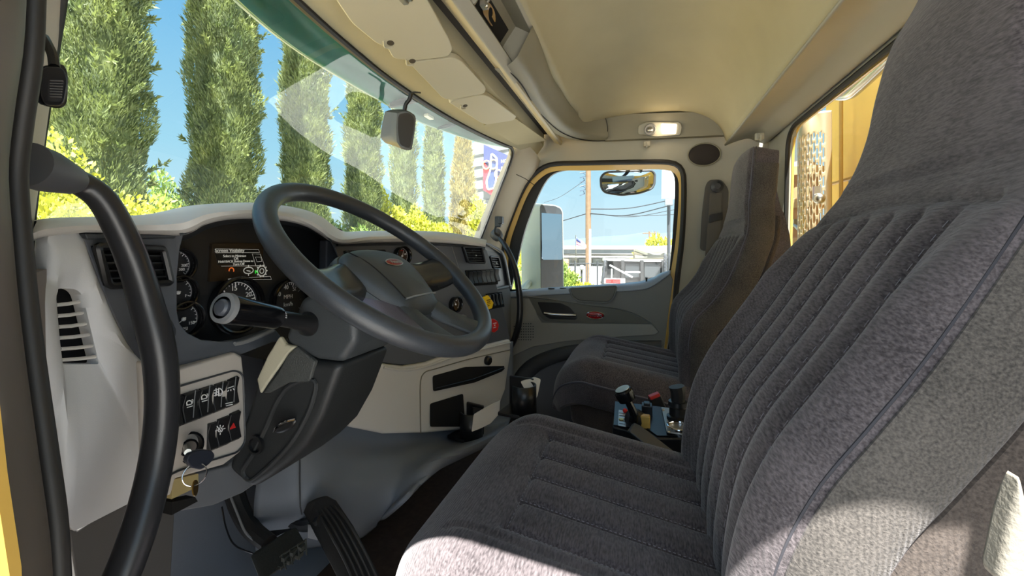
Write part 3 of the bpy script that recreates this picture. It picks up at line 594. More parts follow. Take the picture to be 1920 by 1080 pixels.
m.grid(rowsE, cu=True); ep = obj('end_panel', m, mat('end_panel_cream', S(203,205,207), .5, bump=.1, bscale=900), DB, ang=50)
m = M(); m.poly([p+V((0,.03,0)) for p in b]); cb_ = sum(b, V())/len(b); m = M(); m.prism([cb_+(p-cb_)*1.5+V((0,.035,0)) for p in b], (0,.004,0)); obj('outlet_void', m, DEEPBLACK, ep, smooth=False)
m = M()
for k in range(6):
    y = 569+k*20.6; x0 = 104+k*2.0; x1 = 148+k*6.0
    m.tube([dash(x0, y+3, .004), dash((x0+x1)/2, y+1, .004), dash(x1, y-3, .004)], .0022, 8)
obj('outlet_louvers', m, CREAM, ep)
# centre stack panel and its pieces
SPa, SPb = V((.93,.715,0)), V((1.5,.549,0)); SD = (SPb-SPa).normalized(); SN = V((SD.y, -SD.x, 0))   # SN points to the driver
def sp_(px, py, d=0): return onp(px, py, SPa+SN*d, SN)
def sl_(L, d=0): return [sp_(a, b, d) for a, b in L]
m = M(); m.prism(sl_([(612,450),(645,457),(700,454),(790,454),(850,457),(908,464),(914,470),(928,520),(941,570),(957,634),(940,642),(890,650),(840,662),(800,678),(760,685),(715,680),(680,665),(640,640),(610,560)]), SN*-.03); obj('centre_panel', m, GREY, DB, bevel=.004)
m = M(); m.tube(sl_([(632,459),(700,458),(790,457),(850,460),(908,467)], .004), .004, 8, smooth=20); obj('pad_groove', m, DARKGREY, DB)
m = M(); m.tube(sl_([(846,459),(853,480),(862,510),(868,535),(869,560)], .001), .0013, 6, smooth=14); obj('panel_crease', m, MIDGREY, DB)
m = M(); m.prism(rounded(sl_([(643,470),(722,468),(727,480),(648,484)], .001), .004, 3), SN*.001); obj('radio_slot', m, DEEPBLACK, DB)
def gauge(name, c, r, X, Y, N, parent, face, labels=(), a0=220, a1=-40, ticks=24, needle=None, red=None, bez=None, lsize=.26, glow=None):
    """dial with bezel, face, ticks, numbers and needle"""
    m = M(); ringp = [c+(X*math.cos(t)+Y*math.sin(t))*r for t in np.linspace(0,2*math.pi,49)[:-1]]
    m.tube(ringp, r*.075+.0008, 8, closed=True)
    m.grid([[c+(p-c)*1.0 for p in ringp], [c+(p-c)*1.0+N*-.018 for p in ringp]], cu=True); gz = obj(name, m, bez or GLOSSBLACK, parent)
    m = M(); m.poly([c+(p-c)*.97+N*-.012 for p in ringp]); obj('dial', m, face, gz, smooth=False)
    m = M(); fc = c+N*-.0112
    for i in range(ticks+1):
        t = math.radians(a0+(a1-a0)*i/ticks); u = X*math.cos(t)+Y*math.sin(t); L = .16 if i % 4 == 0 else .09
        m.tube([fc+u*r*(.86-L), fc+u*r*.86], r*(.016 if i % 4 else .024), 4)
    m.tube([fc+(X*math.cos(t)+Y*math.sin(t))*r*.87 for t in np.radians(np.linspace(a0,a1,40))], r*.012, 4)
    obj('dial_marks', m, WHITEINK, gz, smooth=False)
    for lab, ad, rr in labels: text('numeral', lab, fc+(X*math.cos(math.radians(ad))+Y*math.sin(math.radians(ad)))*r*rr, r*lsize, X, Y, WHITEINK, gz)
    if red is not None:
        m = M(); m.tube([fc+(X*math.cos(t)+Y*math.sin(t))*r*.62 for t in np.radians(np.linspace(*red, 20))], r*.03, 4); obj('red_zone', m, REDINK, gz)
    if needle is not None:
        t = math.radians(needle); u = X*math.cos(t)+Y*math.sin(t); m = M(); m.tube([fc+N*.003-u*r*.15, fc+N*.003+u*r*.7], [r*.04, r*.012], 6); m.ell(fc+N*.003, (r*.12,)*3); obj('needle', m, WHITEINK if red is not None or ticks < 20 else REDINK, gz)
    return gz
EX, EZ, EN = V((1,0,0)), V((0,0,1)), V((0,-1,0))
FACE = mat('dial_face', S(36,38,42), .5)
gauge('gauge', dash(338,497,.045), .0265, EX, EZ, EN, DB, FACE, (('200', -5, .55),('300', -38, .5)), 150, -45, 16)
gauge('gauge', dash(341,549,.043), .0275, EX, EZ, EN, DB, FACE, (('F', -25, .6),), 160, -20, 12, needle=205)
gauge('gauge', dash(351,599,.041), .029, EX, EZ, EN, DB, FACE, (('150', -30, .62),('PSI', -75, .62)), 170, -20, 12, red=(190,120), needle=215)
gauge('tachometer', dash(450,573,.040), .052, EX, EZ, EN, DB, FACE, (('10', 172, .68),('15', 95, .64),('20', 32, .66)), 205, -25, 24, red=(215,195))
gauge('speedometer', dash(548,566,.040), .050, EX, EZ, EN, DB, FACE, (('30', 145, .66),('40', 100, .66),('50', 55, .66),('MPH', 90, .22),('km/h', 270, .12)), 200, -30, 28, needle=None)
# information screen
scr = [(399,459),(512,457),(545,520),(395,527)]
X0_, Xs = dash(405,462,.060), None
m = M(); m.prism(dl([(398,457),(530,455),(560,520),(393,528)], .058), (0,.01,0)); ds = obj('information_screen', m, mat('screen_brown', S(48,38,26), .25), DB)
SCRTXT = mat('screen_text', S(150,148,138), .6, emit=S(190,188,178), estr=.22)
def st(body, x0, x1, py): return text('screen_line', body, dash((x0+x1)/2, py, .0535), .01, EX, EZ, SCRTXT, ds, fit=(dash(x1, py, .0535)-dash(x0, py, .0535)).length)
m = M(); m.prism(dl([(401,466),(482,468),(494,497),(408,495)], .0575), (0,.001,0)); obj('message_box', m, mat('screen_black', S(16,15,13), .3), ds)
st('Screen Visibility', 405, 458, 470); st('Select to Minimize', 420, 461, 480); st('OR', 439, 447, 485); st('Hold BACK Button Down to', 412, 475, 490); st('Turn Off', 437, 458, 495.3)
m = M()
for L in ([(404,466.5),(485,468),(486.5,473.5),(405,474)], [(473,476),(488,476.5),(496,498),(480,499)], [(479,482),(489,482),(491,490),(482,491)], [(428,523),(507,518),(509,524),(428,524)]):
    q = dl(L, .0545); m.tube(q, .0004, 4, closed=True)
m.tube(dl([(415,499),(497,498)], .0545), .0004, 4)
c = dash(491,508,.0545); m.tube([c+EX*math.cos(t)*.0105+EZ*math.sin(t)*.0105 for t in np.linspace(0,6.28,30)[:-1]], .0012, 4, closed=True); m.tube([c+EX*math.cos(t)*.005+EZ*math.sin(t)*.005 for t in np.linspace(0,6.28,20)[:-1]], .0008, 4, closed=True)
for k in range(10): t = k*.628; u = EX*math.cos(t)+EZ*math.sin(t); m.tube([c+u*.0105, c+u*.0135], .0014, 4)
c = dash(466,507,.0545); m.tube([c+EX*math.cos(t)*.011+EZ*math.sin(t)*.0065 for t in np.linspace(0,6.28,24)[:-1]], .001, 4, closed=True); m.tube([c-EX*.004, c+EX*.004-EZ*.002], .001, 4); m.tube([c+EZ*.006, c+EZ*.011], .001, 4); m.tube([c-EZ*.006, c-EZ*.011], .001, 4)
obj('screen_marks', m, SCRTXT, ds, smooth=False)
m = M(); c = dash(434,507,.0545); m.tube([c+EX*math.cos(t)*.005+EZ*math.sin(t)*.005 for t in np.linspace(-.5,3.4,14)], .0011, 4); obj('amber_arrow', m, mat('screen_amber', S(190,90,30), .6, emit=S(190,90,30), estr=.4), ds)
text('green_letter', 'N', dash(481,510,.0545), .010, EX, EZ, mat('screen_green', S(40,190,50), .6, emit=S(40,190,50), estr=.5), ds)
# louvred vents
def vent(name, px4, n, f, frame=BLACK, mid=True, dot=False, depth=.0105, N=V((0,1,0)), thick=.004):
    q = [f(a, b, .011) for a, b in px4]; m = M()
    m.tube(rounded(q, .006, 4), thick, 8, closed=True); v = obj(name, m, frame, DB)
    m = M(); m.poly([p+N*depth for p in q]); m.grid([q, [p+N*depth for p in q]], cu=True); obj('duct', m, DEEPBLACK, v, smooth=False)
    for k in range(1, n+1):
        t = k/(n+1); a, b = q[0].lerp(q[3], t), q[1].lerp(q[2], t); m = M(); m.prism([a+N*.001, b+N*.001, b+N*.009+V((0,0,.003)), a+N*.009+V((0,0,.003))], (0,0,-.0016)); obj('louver', m, BLACK, v)
    m = M()
    for t in ((.25,.5,.75) if mid else (.5,)):
        a, b = q[0].lerp(q[1], t)+N*.008, q[3].lerp(q[2], t)+N*.008; m.tube([a, b], .0016, 6)
    obj('vane', m, BLACK, v)
    if dot: m = M(); m.ell(q[0].lerp(q[2], .52)-N*.002, (.006,.004,.004)); obj('vent_tab', m, STEEL, v, label='bright steering tab')
    return v
fD = lambda a, b, d: dash(a, b, -.005-d)
vent('air_vent', [(181,461),(306,466),(321,530),(204,536)], 4, fD, thick=.005)
fS = lambda a, b, d: sp_(a, b, .004+d)
vent('air_vent', [(869,463),(903,464),(910,493),(878,492)], 5, fS, dot=True, N=-SN, thick=.0035, mid=False)
# passenger side of the dashboard
PY_ = .62
def pp(px, py, d=0): return at(px, py, y=PY_-d)
m = M(); m.prism([pp(908,455), pp(930,468), pp(940,475), pp(948,492), pp(957,545), pp(961,580), pp(958,640), pp(900,660)], (0,.1,0)); obj('passenger_panel', m, mat('passenger_panel_grey', S(118,120,122), .5, bump=.1, bscale=900), DB, bevel=.006)
m = M(); m.prism([pp(905,468,.005), pp(938,475,.005), pp(946,497,.005), pp(955,534,.005), pp(930,540,.005)], (0,.02,0)); obj('passenger_bezel', m, GREY, DB, bevel=.003)
m = M(); m.loft([[pp(900,452), pp(925,461), pp(942,472), pp(949,490), pp(958,540)], [pp(900,452,.02), pp(925,463,.02), pp(940,474,.02), pp(947,492,.02), pp(956,542,.02)]], 30, 4); obj('passenger_rim', m, MIDGREY, DB, solid=.006)
m = M(); m.tube([pp(925,543,.012), pp(940,540,.012), pp(957,536,.012)], .008, 8, smooth=10); obj('glovebox_ledge', m, MIDGREY, DB)
fP = lambda a, b, d: pp(a, b, .010+d)
vent('air_vent', [(919,481),(934,482),(939,504),(925,503)], 4, fP, dot=True, N=V((0,1,0)), thick=.004, mid=False)
# rocker switches on the centre stack
m = M(); m.prism(rounded(sl_([(873,507),(931,505),(934,533),(880,537)], .004), .004, 3), SN*-.01); obj('switch_bezel', m, DEEPBLACK, DB)
def rocker(f, L, mt, name='rocker_switch', lit=None):
    a, b, c, d = [f(x, y, 0) for x, y in L]; n = (b-a).cross(d-a).normalized()
    if n.y > 0: n = -n
    ml, mr = a.lerp(d, .45)+n*.0025, b.lerp(c, .45)+n*.0025; m = M()
    prof = [(0,.004),(.05,.0095),(.4,.0055),(.55,.006),(.92,.011),(1,.006)]
    m.grid([[a.lerp(d, t), a.lerp(d, t)+n*h, b.lerp(c, t)+n*h, b.lerp(c, t)] for t, h in prof]); m.poly([a, b, b+n*.004, a+n*.004]); m.poly([d, c, c+n*.006, d+n*.006])
    return obj(name, m, mt, DB, bevel=.0012)
SW = mat('switch_black', S(27,28,30), .35); SWG = mat('switch_grey', S(74,75,76), .4)
for k in range(7):
    x0 = 876.5+k*7.6+(1.5 if k > 2 else 0)+(2 if k > 5 else 0); top = 509-(.6*k)+(-2 if k > 5 else 0)
    rocker(fS, [(x0,top),(x0+6.6,top),(x0+9.2,top+24),(x0+2.6,top+24)], SW if k < 3 else SWG)
m = M(); m.prism(rounded(sl_([(912,551),(941,547),(946,575),(916,581)], .004), .004, 3), SN*-.01); obj('switch_bezel', m, DEEPBLACK, DB)
for k in range(4):
    x0 = 913+k*6.6; top = 553-k*1.2
    r_ = rocker(fS, [(x0,top),(x0+4.8,top-.4),(x0+8,top+22),(x0+3.2,top+23)], SW)
    m = M(); m.tube([fS(x0+5.4, top+.5, .011), fS(x0+8.2, top+21, .010)], .0018, 6); obj('switch_stripe', m, STEEL, r_)
# small gauges on the stack
Xs_, Ns_ = SD, SN
gauge('gauge', sp_(758,480,.02), .026, Xs_, EZ, Ns_, DB, mat('dial_brown', S(60,40,34), .4), (('0', 200, .6),('100', 20, .55)), 220, -40, 16, needle=70, red=(160,60))
gauge('gauge', sp_(858,571,.02), .024, Xs_, EZ, Ns_, DB, mat('dial_amber', S(72,52,26), .4), (('40', 150, .6),('60', 60, .6)), 220, -40, 16, needle=120)
m = M(); c = sp_(884,561,.004); m.box(c, (.035,.03,.03), (SD, SN, EZ)); obj('toggle_block', m, BLACK, DB, bevel=.004)
# parking-brake knobs with their tags
def knobtag(pts, mt, label, lines, cat, ink):
    q = [sp_(a, b, .035) for a, b in pts]; c = sum(q, V())/len(q)
    m = M(); m.prism(rounded(q, .0022, 3), SN*.012); k = obj('brake_knob', m, mt, DB, bevel=.003, label=label)
    m = M(); m.lathe([(.010,-.034),(.009,0)], c, SN, 14); obj('knob_stem', m, STEEL, k)
    for i, (s, sz, dz) in enumerate(lines): text('knob_lettering', s, c+SN*.0125+EZ*dz, sz, SD, EZ, ink, k)
knobtag([(911,553),(921,567),(918,578),(911,580),(902,569),(904,557)], mat('knob_yellow', S(238,196,20), .35), 'yellow diamond parking brake knob on the centre stack', [('PARKING', .0062, .010),('BRAKE', .0062, .003),('PULL TO', .0048, -.004),('APPLY', .0048, -.010)], 'brake knob', mat('knob_ink', S(70,55,10), .6))
RS = [(922,597),(928,601),(931,609),(929,618),(923,623),(917,621),(913,612),(915,602)]
knobtag(RS, mat('knob_red', S(205,38,34), .35), 'red octagonal trailer air knob below the yellow knob', [('TRAILER', .0062, .009),('AIR', .0062, .002),('SUPPLY', .0055, -.006)], 'brake knob', WHITEINK)
# cream lower panel with tray and cup holders
m = M(); m.prism(sl_([(560,640),(640,642),(690,668),(720,682),(758,687),(800,680),(845,664),(895,651),(957,636),(958,662),(952,700),(948,730),(936,762),(905,790),(870,806),(800,812),(720,814),(660,802),(560,770)], .012), SN*-.05); lowp = obj('lower_panel', m, CREAM, DB, bevel=.008, seg=3)
m = M(); m.tube(sl_([(720,689),(758,694),(800,687),(845,671),(895,657),(957,642)], .015), .0035, 8, smooth=30); obj('upper_bead', m, CREAM, DB)
m = M(); m.tube(sl_([(789,812),(788,760),(789,712),(797,698),(815,692),(870,676),(920,664),(957,656)], .0135), .0018, 6, smooth=40); obj('insert_seam', m, TRIMDARK, DB)
trp = rounded(sl_([(811,705),(872,688),(946,686),(942,696),(890,717),(812,734)], .0135), .008, 4)
m = M(); m.prism(trp, SN*.001); ty = obj('tray', m, DEEPBLACK, DB)
m = M(); m.prism(sl_([(813,733),(890,715),(943,694),(946,689),(940,690),(886,710),(816,727)], .016), SN*.004); obj('tray_lip', m, BLACK, ty, bevel=.002)
m = M(); c = sp_(916,676,.02); m.lathe([(.017,-.012),(.017,.004),(.012,.008)], c, SN, 20); obj('power_socket', m, BLACK, DB)
m = M(); m.prism(rounded(sl_([(806,757),(868,738),(872,800),(806,800)], .0135), .008, 4), SN*.001); cv = obj('cup_holder_bay', m, DEEPBLACK, DB)
def cupholder(c, u, label, s=1.0, cheek=None):
    """pull-out holder: black basket between pale end cheeks"""
    t = thing('cup_holder', label, 'cup holder', c); n = V((u.y,-u.x,0)); 
    m = M(); h = .055*s; m.box(c+n*-.012*s+V((0,0,.0)), (.012*s,.085*s,.10*s), (u, n, EZ)); m.box(c+u*-.04*s+n*-.02+V((0,0,-.045*s)), (.09*s,.075*s,.012*s), (u, n, EZ)); obj('basket', m, BLACK, t, bevel=.004)
    m = M(); cc = c+u*-.045*s+n*.015; rr = .036*s
    arc = [cc+u*math.cos(a)*rr+n*math.sin(a)*rr for a in np.linspace(-.6,3.9,26)]; m.grid([[p+V((0,0,.042*s)) for p in arc], [p+V((0,0,-.045*s)) for p in arc]]); obj('cup_ring', m, BLACK, t, solid=.005)
    if cheek:
        m = M(); m.prism(rounded([at(*q) if False else at(q[0], q[1], w=q[2]) for q in cheek], .004, 3), FWD*.008); obj('cheek', m, CREAM, t, bevel=.002); return t
    m = M(); pf = [V((0,.075,.055)), V((0,.05,.045)), V((0,-.01,.048)), V((0,-.05,.03)), V((0,-.05,-.045)), V((0,.03,-.05)), V((0,.055,-.02))]
    m.prism([c+u*.012*s+n*(p.y*s)+EZ*(p.z*s) for p in pf], u*.010*s); obj('cheek', m, CREAM, t, bevel=.003)
    return t
cupholder(sp_(893,790,.05)+V((0,0,.01)), SD, 'pull-out cup holder with a cream cheek under the dash tray, nearer the driver', 1.0, [(884,810,1.30),(888,778,1.31),(912,764,1.34),(938,751,1.37),(936,776,1.37),(920,794,1.34),(900,804,1.32)])
cupholder(at(985,737,w=1.42), V((1,-.15,0)).normalized(), 'pull-out cup holder with a cream cheek at the dash end, nearer the passenger', 1.05, [(983,768,1.36),(988,738,1.37),(976,716,1.40),(1002,708,1.41),(1014,712,1.40),(1008,742,1.38),(996,766,1.36)])
# left switch pod
def wp(px, py, d=0): return dash(px, py, -.018-d)
pod = [(262,676),(330,692),(440,660),(455,668),(462,740),(462,822),(452,848),(420,872),(330,898),(322,930),(272,932),(268,800)]
m = M(); m.prism([wp(a, b) for a, b in pod], (0,.04,0)); obj('switch_pod', m, mat('pod_cream', S(190,184,176), .5, bump=.1, bscale=900), DB, bevel=.005, seg=3)
m = M(); m.tube(rounded([wp(a, b, .002) for a, b in ((276,742),(440,694),(456,702),(460,830),(446,848),(330,884),(274,918))], .012, 4), .0016, 6, closed=True); obj('pod_seam', m, DARKGREY, DB)
swx = [(300,336),(338,367),(369,394),(396,419),(421,443)]
def swy(x): return 752-(x-300)*.335, 812-(x-300)*.385
sym = []
for x0, x1 in swx:
    r_ = rocker(wp, [(x0, swy(x0)[0]), (x1-1, swy(x1)[0]), (x1-3, swy(x1)[1]), (x0-3, swy(x0)[1])], SW); sym.append(r_)
    m = M(); m.tube([wp(x1-.5, swy(x1)[0]+2, .011), wp(x1-3, (sum(swy(x1))/2), .008), wp(x1-4.5, swy(x1)[1]-3, .011)], .0007, 5); obj('switch_edge', m, MIDGREY, r_)
def symb(r_, L, d, mt=WHITEINK, rad=.0008, name='switch_symbol', close=False):
    m = M()
    for s in L: m.tube([wp(a, b, d) for a, b in s], rad, 5)
    obj(name, m, mt, r_, smooth=False)
def arcpx(cx, cy, r, a0, a1, n=10): return [(cx+r*math.cos(math.radians(t)), cy-r*math.sin(math.radians(t))) for t in np.linspace(a0, a1, n)]
symb(sym[1], [arcpx(355,756,5,-20,230), [(350,760),(360,757)], [(351,764),(361,761)]], .0105); text('switch_numeral', '2', wp(361,752,.0108), .0068, EX, EZ, WHITEINK, sym[1])
symb(sym[2], [arcpx(383,745,5,-20,230), [(378,749),(388,746)], [(379,753),(389,750)]], .0105); text('switch_numeral', '3', wp(389,741,.0108), .0068, EX, EZ, WHITEINK, sym[2])
text('switch_numeral', '1', wp(331,767,.0108), .0068, EX, EZ, WHITEINK, sym[0])
symb(sym[3], [arcpx(410,735,7,-90,90)+[(410,728),(410,742)], [(408,730),(402,732)], [(408,735),(402,737)], [(408,740),(402,742)], [(405,728),(406,735),(404,743)]], .0105, rad=.001)
symb(sym[4], [[(427,728),(438,724)], [(429,731),(427,734)], [(433,730),(433,733)], [(437,728),(439,731)], [(423,757),(436,754)], [(423,761),(436,758)]], .0105)
for (x0, x1, tt, bb) in ((384,400,794,848),(401,424,785,841),(425,446,775,830)):
    dy = (x1-x0)*.33; r_ = rocker(wp, [(x0,tt),(x1-1,tt-dy),(x1-2,bb-dy*1.2),(x0-1,bb)], SW)
    if x0 == 401: symb(r_, [arcpx(413,806,4,0,360,14), [(413,800),(413,797)], [(413,812),(413,815)], [(407,807),(404,808)], [(419,804),(422,803)], [(409,802),(407,799)], [(417,801),(419,798)], [(411,804),(415,809)]], .0105)
    if x0 == 425: symb(r_, [[(432,804),(441,801),(438,794),(432,804)], [(435,802),(438.5,801),(437.5,798),(435,802)]], .0105, REDINK, .0012, 'hazard_symbol')
c = wp(350,838,-.002); m = M(); m.lathe([(.0225,-.01),(.0225,.004),(.019,.006),(.017,-.006),(.0125,-.006),(.0125,.008)], c, (-.25,-1,.1), 28); ig = obj('ignition_lock', m, GLOSSBLACK, DB)
m = M(); m.lathe([(.0095,.006),(.0095,.0095)], c, (-.25,-1,.1), 20); obj('lock_face', m, STEEL, ig)
c = dash(290,623,-.012); m = M(); m.lathe([(.0225,-.004),(.0235,.006),(.021,.010),(.017,.010),(.014,.022),(.010,.024)], c, (0,-1,0), 28); obj('headlamp_knob', m, DARKGREY, DB)
# key with ring and brass tag
KY = thing('ignition_key', 'ignition key with a dark grip, steel ring and brass tag hanging from the lock', 'key', wp(350,838,.02))
kc = [wp(a, b, .045) for a, b in ((340,862),(350,846),(372,841),(390,843),(396,853),(388,866),(370,880),(352,876))]
m = M(); m.prism(rounded(kc, .006, 4), (0,-.009,0)); obj('key_grip', m, mat('key_blue_black', S(40,45,56), .4), KY, bevel=.003)
m = M(); m.tube([wp(350,838,.012), wp(352,848,.047)], .0045, 8); obj('key_blade', m, STEEL, KY)
c = wp(365,890,.05); m = M(); u = V((.9,-.35,.2)).normalized(); v = V((.1,.2,1)).normalized(); v = (v-u*v.dot(u)).normalized(); m.tube([c+(u*math.cos(t)+v*math.sin(t))*.0145 for t in np.linspace(0,2*math.pi,40)[:-1]], .0009, 8, closed=True); obj('key_ring', m, CHROME, KY)
c = wp(366,915,.05); m = M(); m.lathe([(.0105,-.0008),(.0105,.0008)], c, (.6,-.8,.1), 24); obj('key_tag', m, BRASS, KY)
m = M(); m.prism([wp(322,900,-.004), wp(372,888,-.004), wp(372,912,-.004), wp(322,936,-.004)], (0,.01,0)); obj('brass_plate', m, mat('pale_gold_plate', S(176,160,112), .4), DB)
m = M(); m.prism([wp(322,942,-.008), wp(366,932,-.008), wp(371,940,-.008), wp(322,966,-.008)], (0,.02,0)); obj('diagnostic_port', m, DEEPBLACK, DB)
# under-dash panels
LG = mat('under_dash_grey', S(112,115,120), .55, bump=.1, bscale=900)
m = M(); m.prism(dl([(320,962),(322,900),(430,872),(462,842),(500,850),(520,880),(455,925),(400,948)], .03), (0,.02,0)); obj('under_panel', m, LG, DB, bevel=.004)
m = M(); m.prism(dl([(128,992),(146,994),(226,952),(274,930),(330,930),(318,1140),(150,1140)], .02), (0,.02,0)); obj('knee_panel', m, mat('knee_grey', S(86,85,84), .6, bump=.1, bscale=700), DB, bevel=.003)
# ================================================================ steering wheel and column
TA = math.radians(51.4); WC = V((.673,.436,-.023)); WN = V((0,-math.cos(TA), math.sin(TA))); W2 = V((0, math.sin(TA), math.cos(TA))); W1_ = V((1,0,0))
def wl(a, b, h=0): return WC+W1_*a+W2*b+WN*h
SWh = thing('steering_wheel', 'large dark steering wheel with four spokes and a red oval horn badge', 'steering wheel', wl(0,0,-.05))
m = M(); m.tube([wl(.212*math.cos(t), .212*math.sin(t)) for t in np.linspace(0,2*math.pi,97)[:-1]], .0168, 20, closed=True); obj('rim', m, LEATHER, SWh)
padp = [(0,.062),(.05,.058),(.085,.042),(.102,.008),(.094,-.035),(.072,-.085),(.052,-.116),(0,-.122)]
pad = cr([(a, b, 0) for a, b in padp], 30)[:-1]+[V((-p.x, p.y, 0)) for p in reversed(cr([(a, b, 0) for a, b in padp], 30)[1:])]
pc = V((0,-.03,0))
def prg(s, h): return [wl(pc.x+(p.x-pc.x)*s, pc.y+(p.y-pc.y)*s, h) for p in pad]
HUB = mat('hub_vinyl', S(52,57,60), .42, bump=.2, bscale=700)
m = M(); m.rings([prg(.96,-.075), prg(1.0,-.05), prg(1.0,-.036), prg(.985,-.028), prg(.95,-.022)], caps=True); obj('hub_base', m, HUB, SWh)
dn = [p for p in pad]
m = M(); m.rings([prg(.93,-.024), prg(.92,-.016), prg(.86,-.008), prg(.7,.001), prg(.45,.006), prg(.15,.008)]); hpad = obj('horn_pad', m, HUB, SWh)
m = M(); m.tube([wl(-.052,-.088,-.0012), wl(-.026,-.089,.0022), wl(0,-.09,.0036), wl(.026,-.089,.0022), wl(.052,-.088,-.0012)], .0017, 8, smooth=16); obj('pad_ridge', m, MIDGREY, hpad)
m = M(); m.tube([wl(-.066,.044,-.006), wl(-.060,0,.003), wl(-.055,-.05,.0028), wl(-.052,-.088,-.0012)], .0012, 6, smooth=20); obj('pad_seam', m, BLACK, hpad)
m = M(); oc = wl(.005,-.007,.0085); m.ell(oc, (.0245,.0085,.003), 26, 8, (W1_, W2, WN)); lg = obj('horn_badge', m, mat('badge_red', S(122,42,36), .35), SWh, label='dark red oval badge')
m = M(); m.tube([oc+W1_*.0255*math.cos(t)+W2*.009*math.sin(t) for t in np.linspace(0,2*math.pi,40)[:-1]], .0009, 6, closed=True); obj('badge_rim', m, STEEL, lg)
text('badge_script', 'Peterbilt', oc+WN*.0036-W2*.0035, .0105, W1_, W2, STEEL, lg)
SPK = mat('spoke_gloss', S(40,42,44), .25); SPM = mat('spoke_violet_metal', S(100,99,114), .34, .6, bump=.3, bscale=900)
for s in (-1, 1):                                      # side spokes: gloss upper bars
    m = M(); m.loft([[wl(s*.080,.035,-.028), wl(s*.135,.018,-.024), wl(s*.185,.012,-.010), wl(s*.208,.012,.0)],
                     [wl(s*.085,.015,-.016), wl(s*.135,.0,-.013), wl(s*.185,-.008,-.003), wl(s*.207,-.012,.004)],
                     [wl(s*.085,-.035,-.022), wl(s*.130,-.042,-.018), wl(s*.18,-.05,-.006), wl(s*.202,-.056,.002)],
                     [wl(s*.080,-.045,-.045), wl(s*.130,-.052,-.040), wl(s*.18,-.06,-.02), wl(s*.200,-.062,-.004)]], 20, 14); obj('side_spoke', m, SPK, SWh, solid=.006)
    m = M(); m.loft([[wl(s*.018,-.09,-.030), wl(s*.022,-.13,-.026), wl(s*.026,-.165,-.014), wl(s*.030,-.205,.0)],
                     [wl(s*.030,-.09,-.016), wl(s*.033,-.13,-.012), wl(s*.040,-.165,-.004), wl(s*.048,-.202,.006)],
                     [wl(s*.052,-.085,-.014), wl(s*.056,-.13,-.010), wl(s*.064,-.162,-.003), wl(s*.080,-.194,.005)],
                     [wl(s*.062,-.08,-.022), wl(s*.066,-.125,-.018), wl(s*.076,-.158,-.010), wl(s*.094,-.188,.0)]], 20, 14); obj('lower_spoke', m, HUB, SWh, solid=.006)
    m = M(); m.loft([[wl(s*.060,-.04,-.018), wl(s*.060,-.085,-.018), wl(s*.066,-.125,-.015), wl(s*.078,-.160,-.008)],
                     [wl(s*.085,-.04,-.030), wl(s*.084,-.085,-.030), wl(s*.090,-.125,-.026), wl(s*.102,-.152,-.016)],
                     [wl(s*.100,-.035,-.055), wl(s*.100,-.085,-.052), wl(s*.108,-.12,-.042), wl(s*.125,-.142,-.026)]], 16, 10); obj('spoke_blade', m, SPM, SWh, solid=.006, label='violet grey metal spoke blade')
m = M(); m.lathe([(.05,-.16),(.055,-.10),(.075,-.06),(.08,-.045)], WC+W2*-.01, WN, 28); obj('hub_boss', m, BLACK, SWh)
# column: shroud, lower cover, release lever
SCo = thing('steering_column', 'dark steering column cover slanting down from the wheel to the firewall', 'steering column', (.67,.68,-.43))
CL = mat('column_grey', S(64,68,71), .42, bump=.25, bscale=600); XL, XRc = .598, .752
def cl_(L, x=XL): return [at(a, b, x=x) for a, b in L]
up = cl_([(612,540),(560,560),(551,590),(538,612),(530,640),(560,662),(592,676),(640,682),(668,640),(664,590),(640,560)])
m = M(); m.prism(up, (XRc-XL,0,0)); obj('upper_shroud', m, CL, SCo, bevel=.014, seg=4)
lw = cl_([(524,628),(500,668),(480,712),(466,760),(452,800),(430,862),(424,880),(468,919),(500,900),(540,870),(572,838),(604,780),(640,683),(592,677),(560,663),(535,642)])
CD = mat('column_dark', S(42,44,45), .5, bump=.2, bscale=600)
m = M(); m.prism(lw, (XRc-XL-.004,0,0)); obj('lower_cover', m, CD, SCo, bevel=.016, seg=4)
rc = cl_([(596,712),(566,712),(540,724),(520,750),(500,800),(470,860),(452,884),(468,905),(500,880),(540,840),(566,800),(585,760)], XL-.001)
m = M(); m.tube(rounded(rc, .02, 3), .004, 8, closed=True); obj('cover_recess', m, mat('recess_rim', S(50,52,53), .5), SCo)
m = M(); m.prism(cl_([(523,630),(534,646),(556,650),(540,664),(500,720),(487,740),(480,712),(500,668)], XL-.004), (.01,0,0)); obj('column_sun_strip', m, mat('column_sun_cream', S(196,190,166), .6, bump=.4, bscale=300), SCo, bevel=.004, label='cream strip painted as sunlight on the column side')  # cream colour stands in for a sun patch on the dark column
m = M(); m.prism(cl_([(556,650),(590,678),(580,716),(540,718),(504,738),(492,738),(520,700),(540,664)], XL-.006), (.01,0,0)); obj('lit_texture_face', m, mat('column_texture', S(74,76,74), .6, bump=.8, bscale=420), SCo, bevel=.003)  # textured face painted lighter than the cover, as if sunlit
m = M(); c = at(534,798,x=XL-.012); m.ell(c, (.006,.026,.010), 20, 10, (V((1,0,0)), V((0,-.9,.45)).normalized(), V((0,.45,.9)).normalized())); obj('tilt_lever', m, BLACK, SCo); m = M(); m.tube([at(513,809,x=XL-.017), at(520,800,x=XL-.02), at(535,791,x=XL-.02), at(554,786,x=XL-.017)], .0022, 8, smooth=14); obj('lever_edge', m, CHROME, SCo, label='bright lever edge')
m = M(); c = at(482,833,x=XL-.003); m.lathe([(.017,0),(.017,.006),(.013,.006),(.012,-.01)], c, (-1,0,0), 20); obj('cover_bolt_well', m, BLACK, SCo)
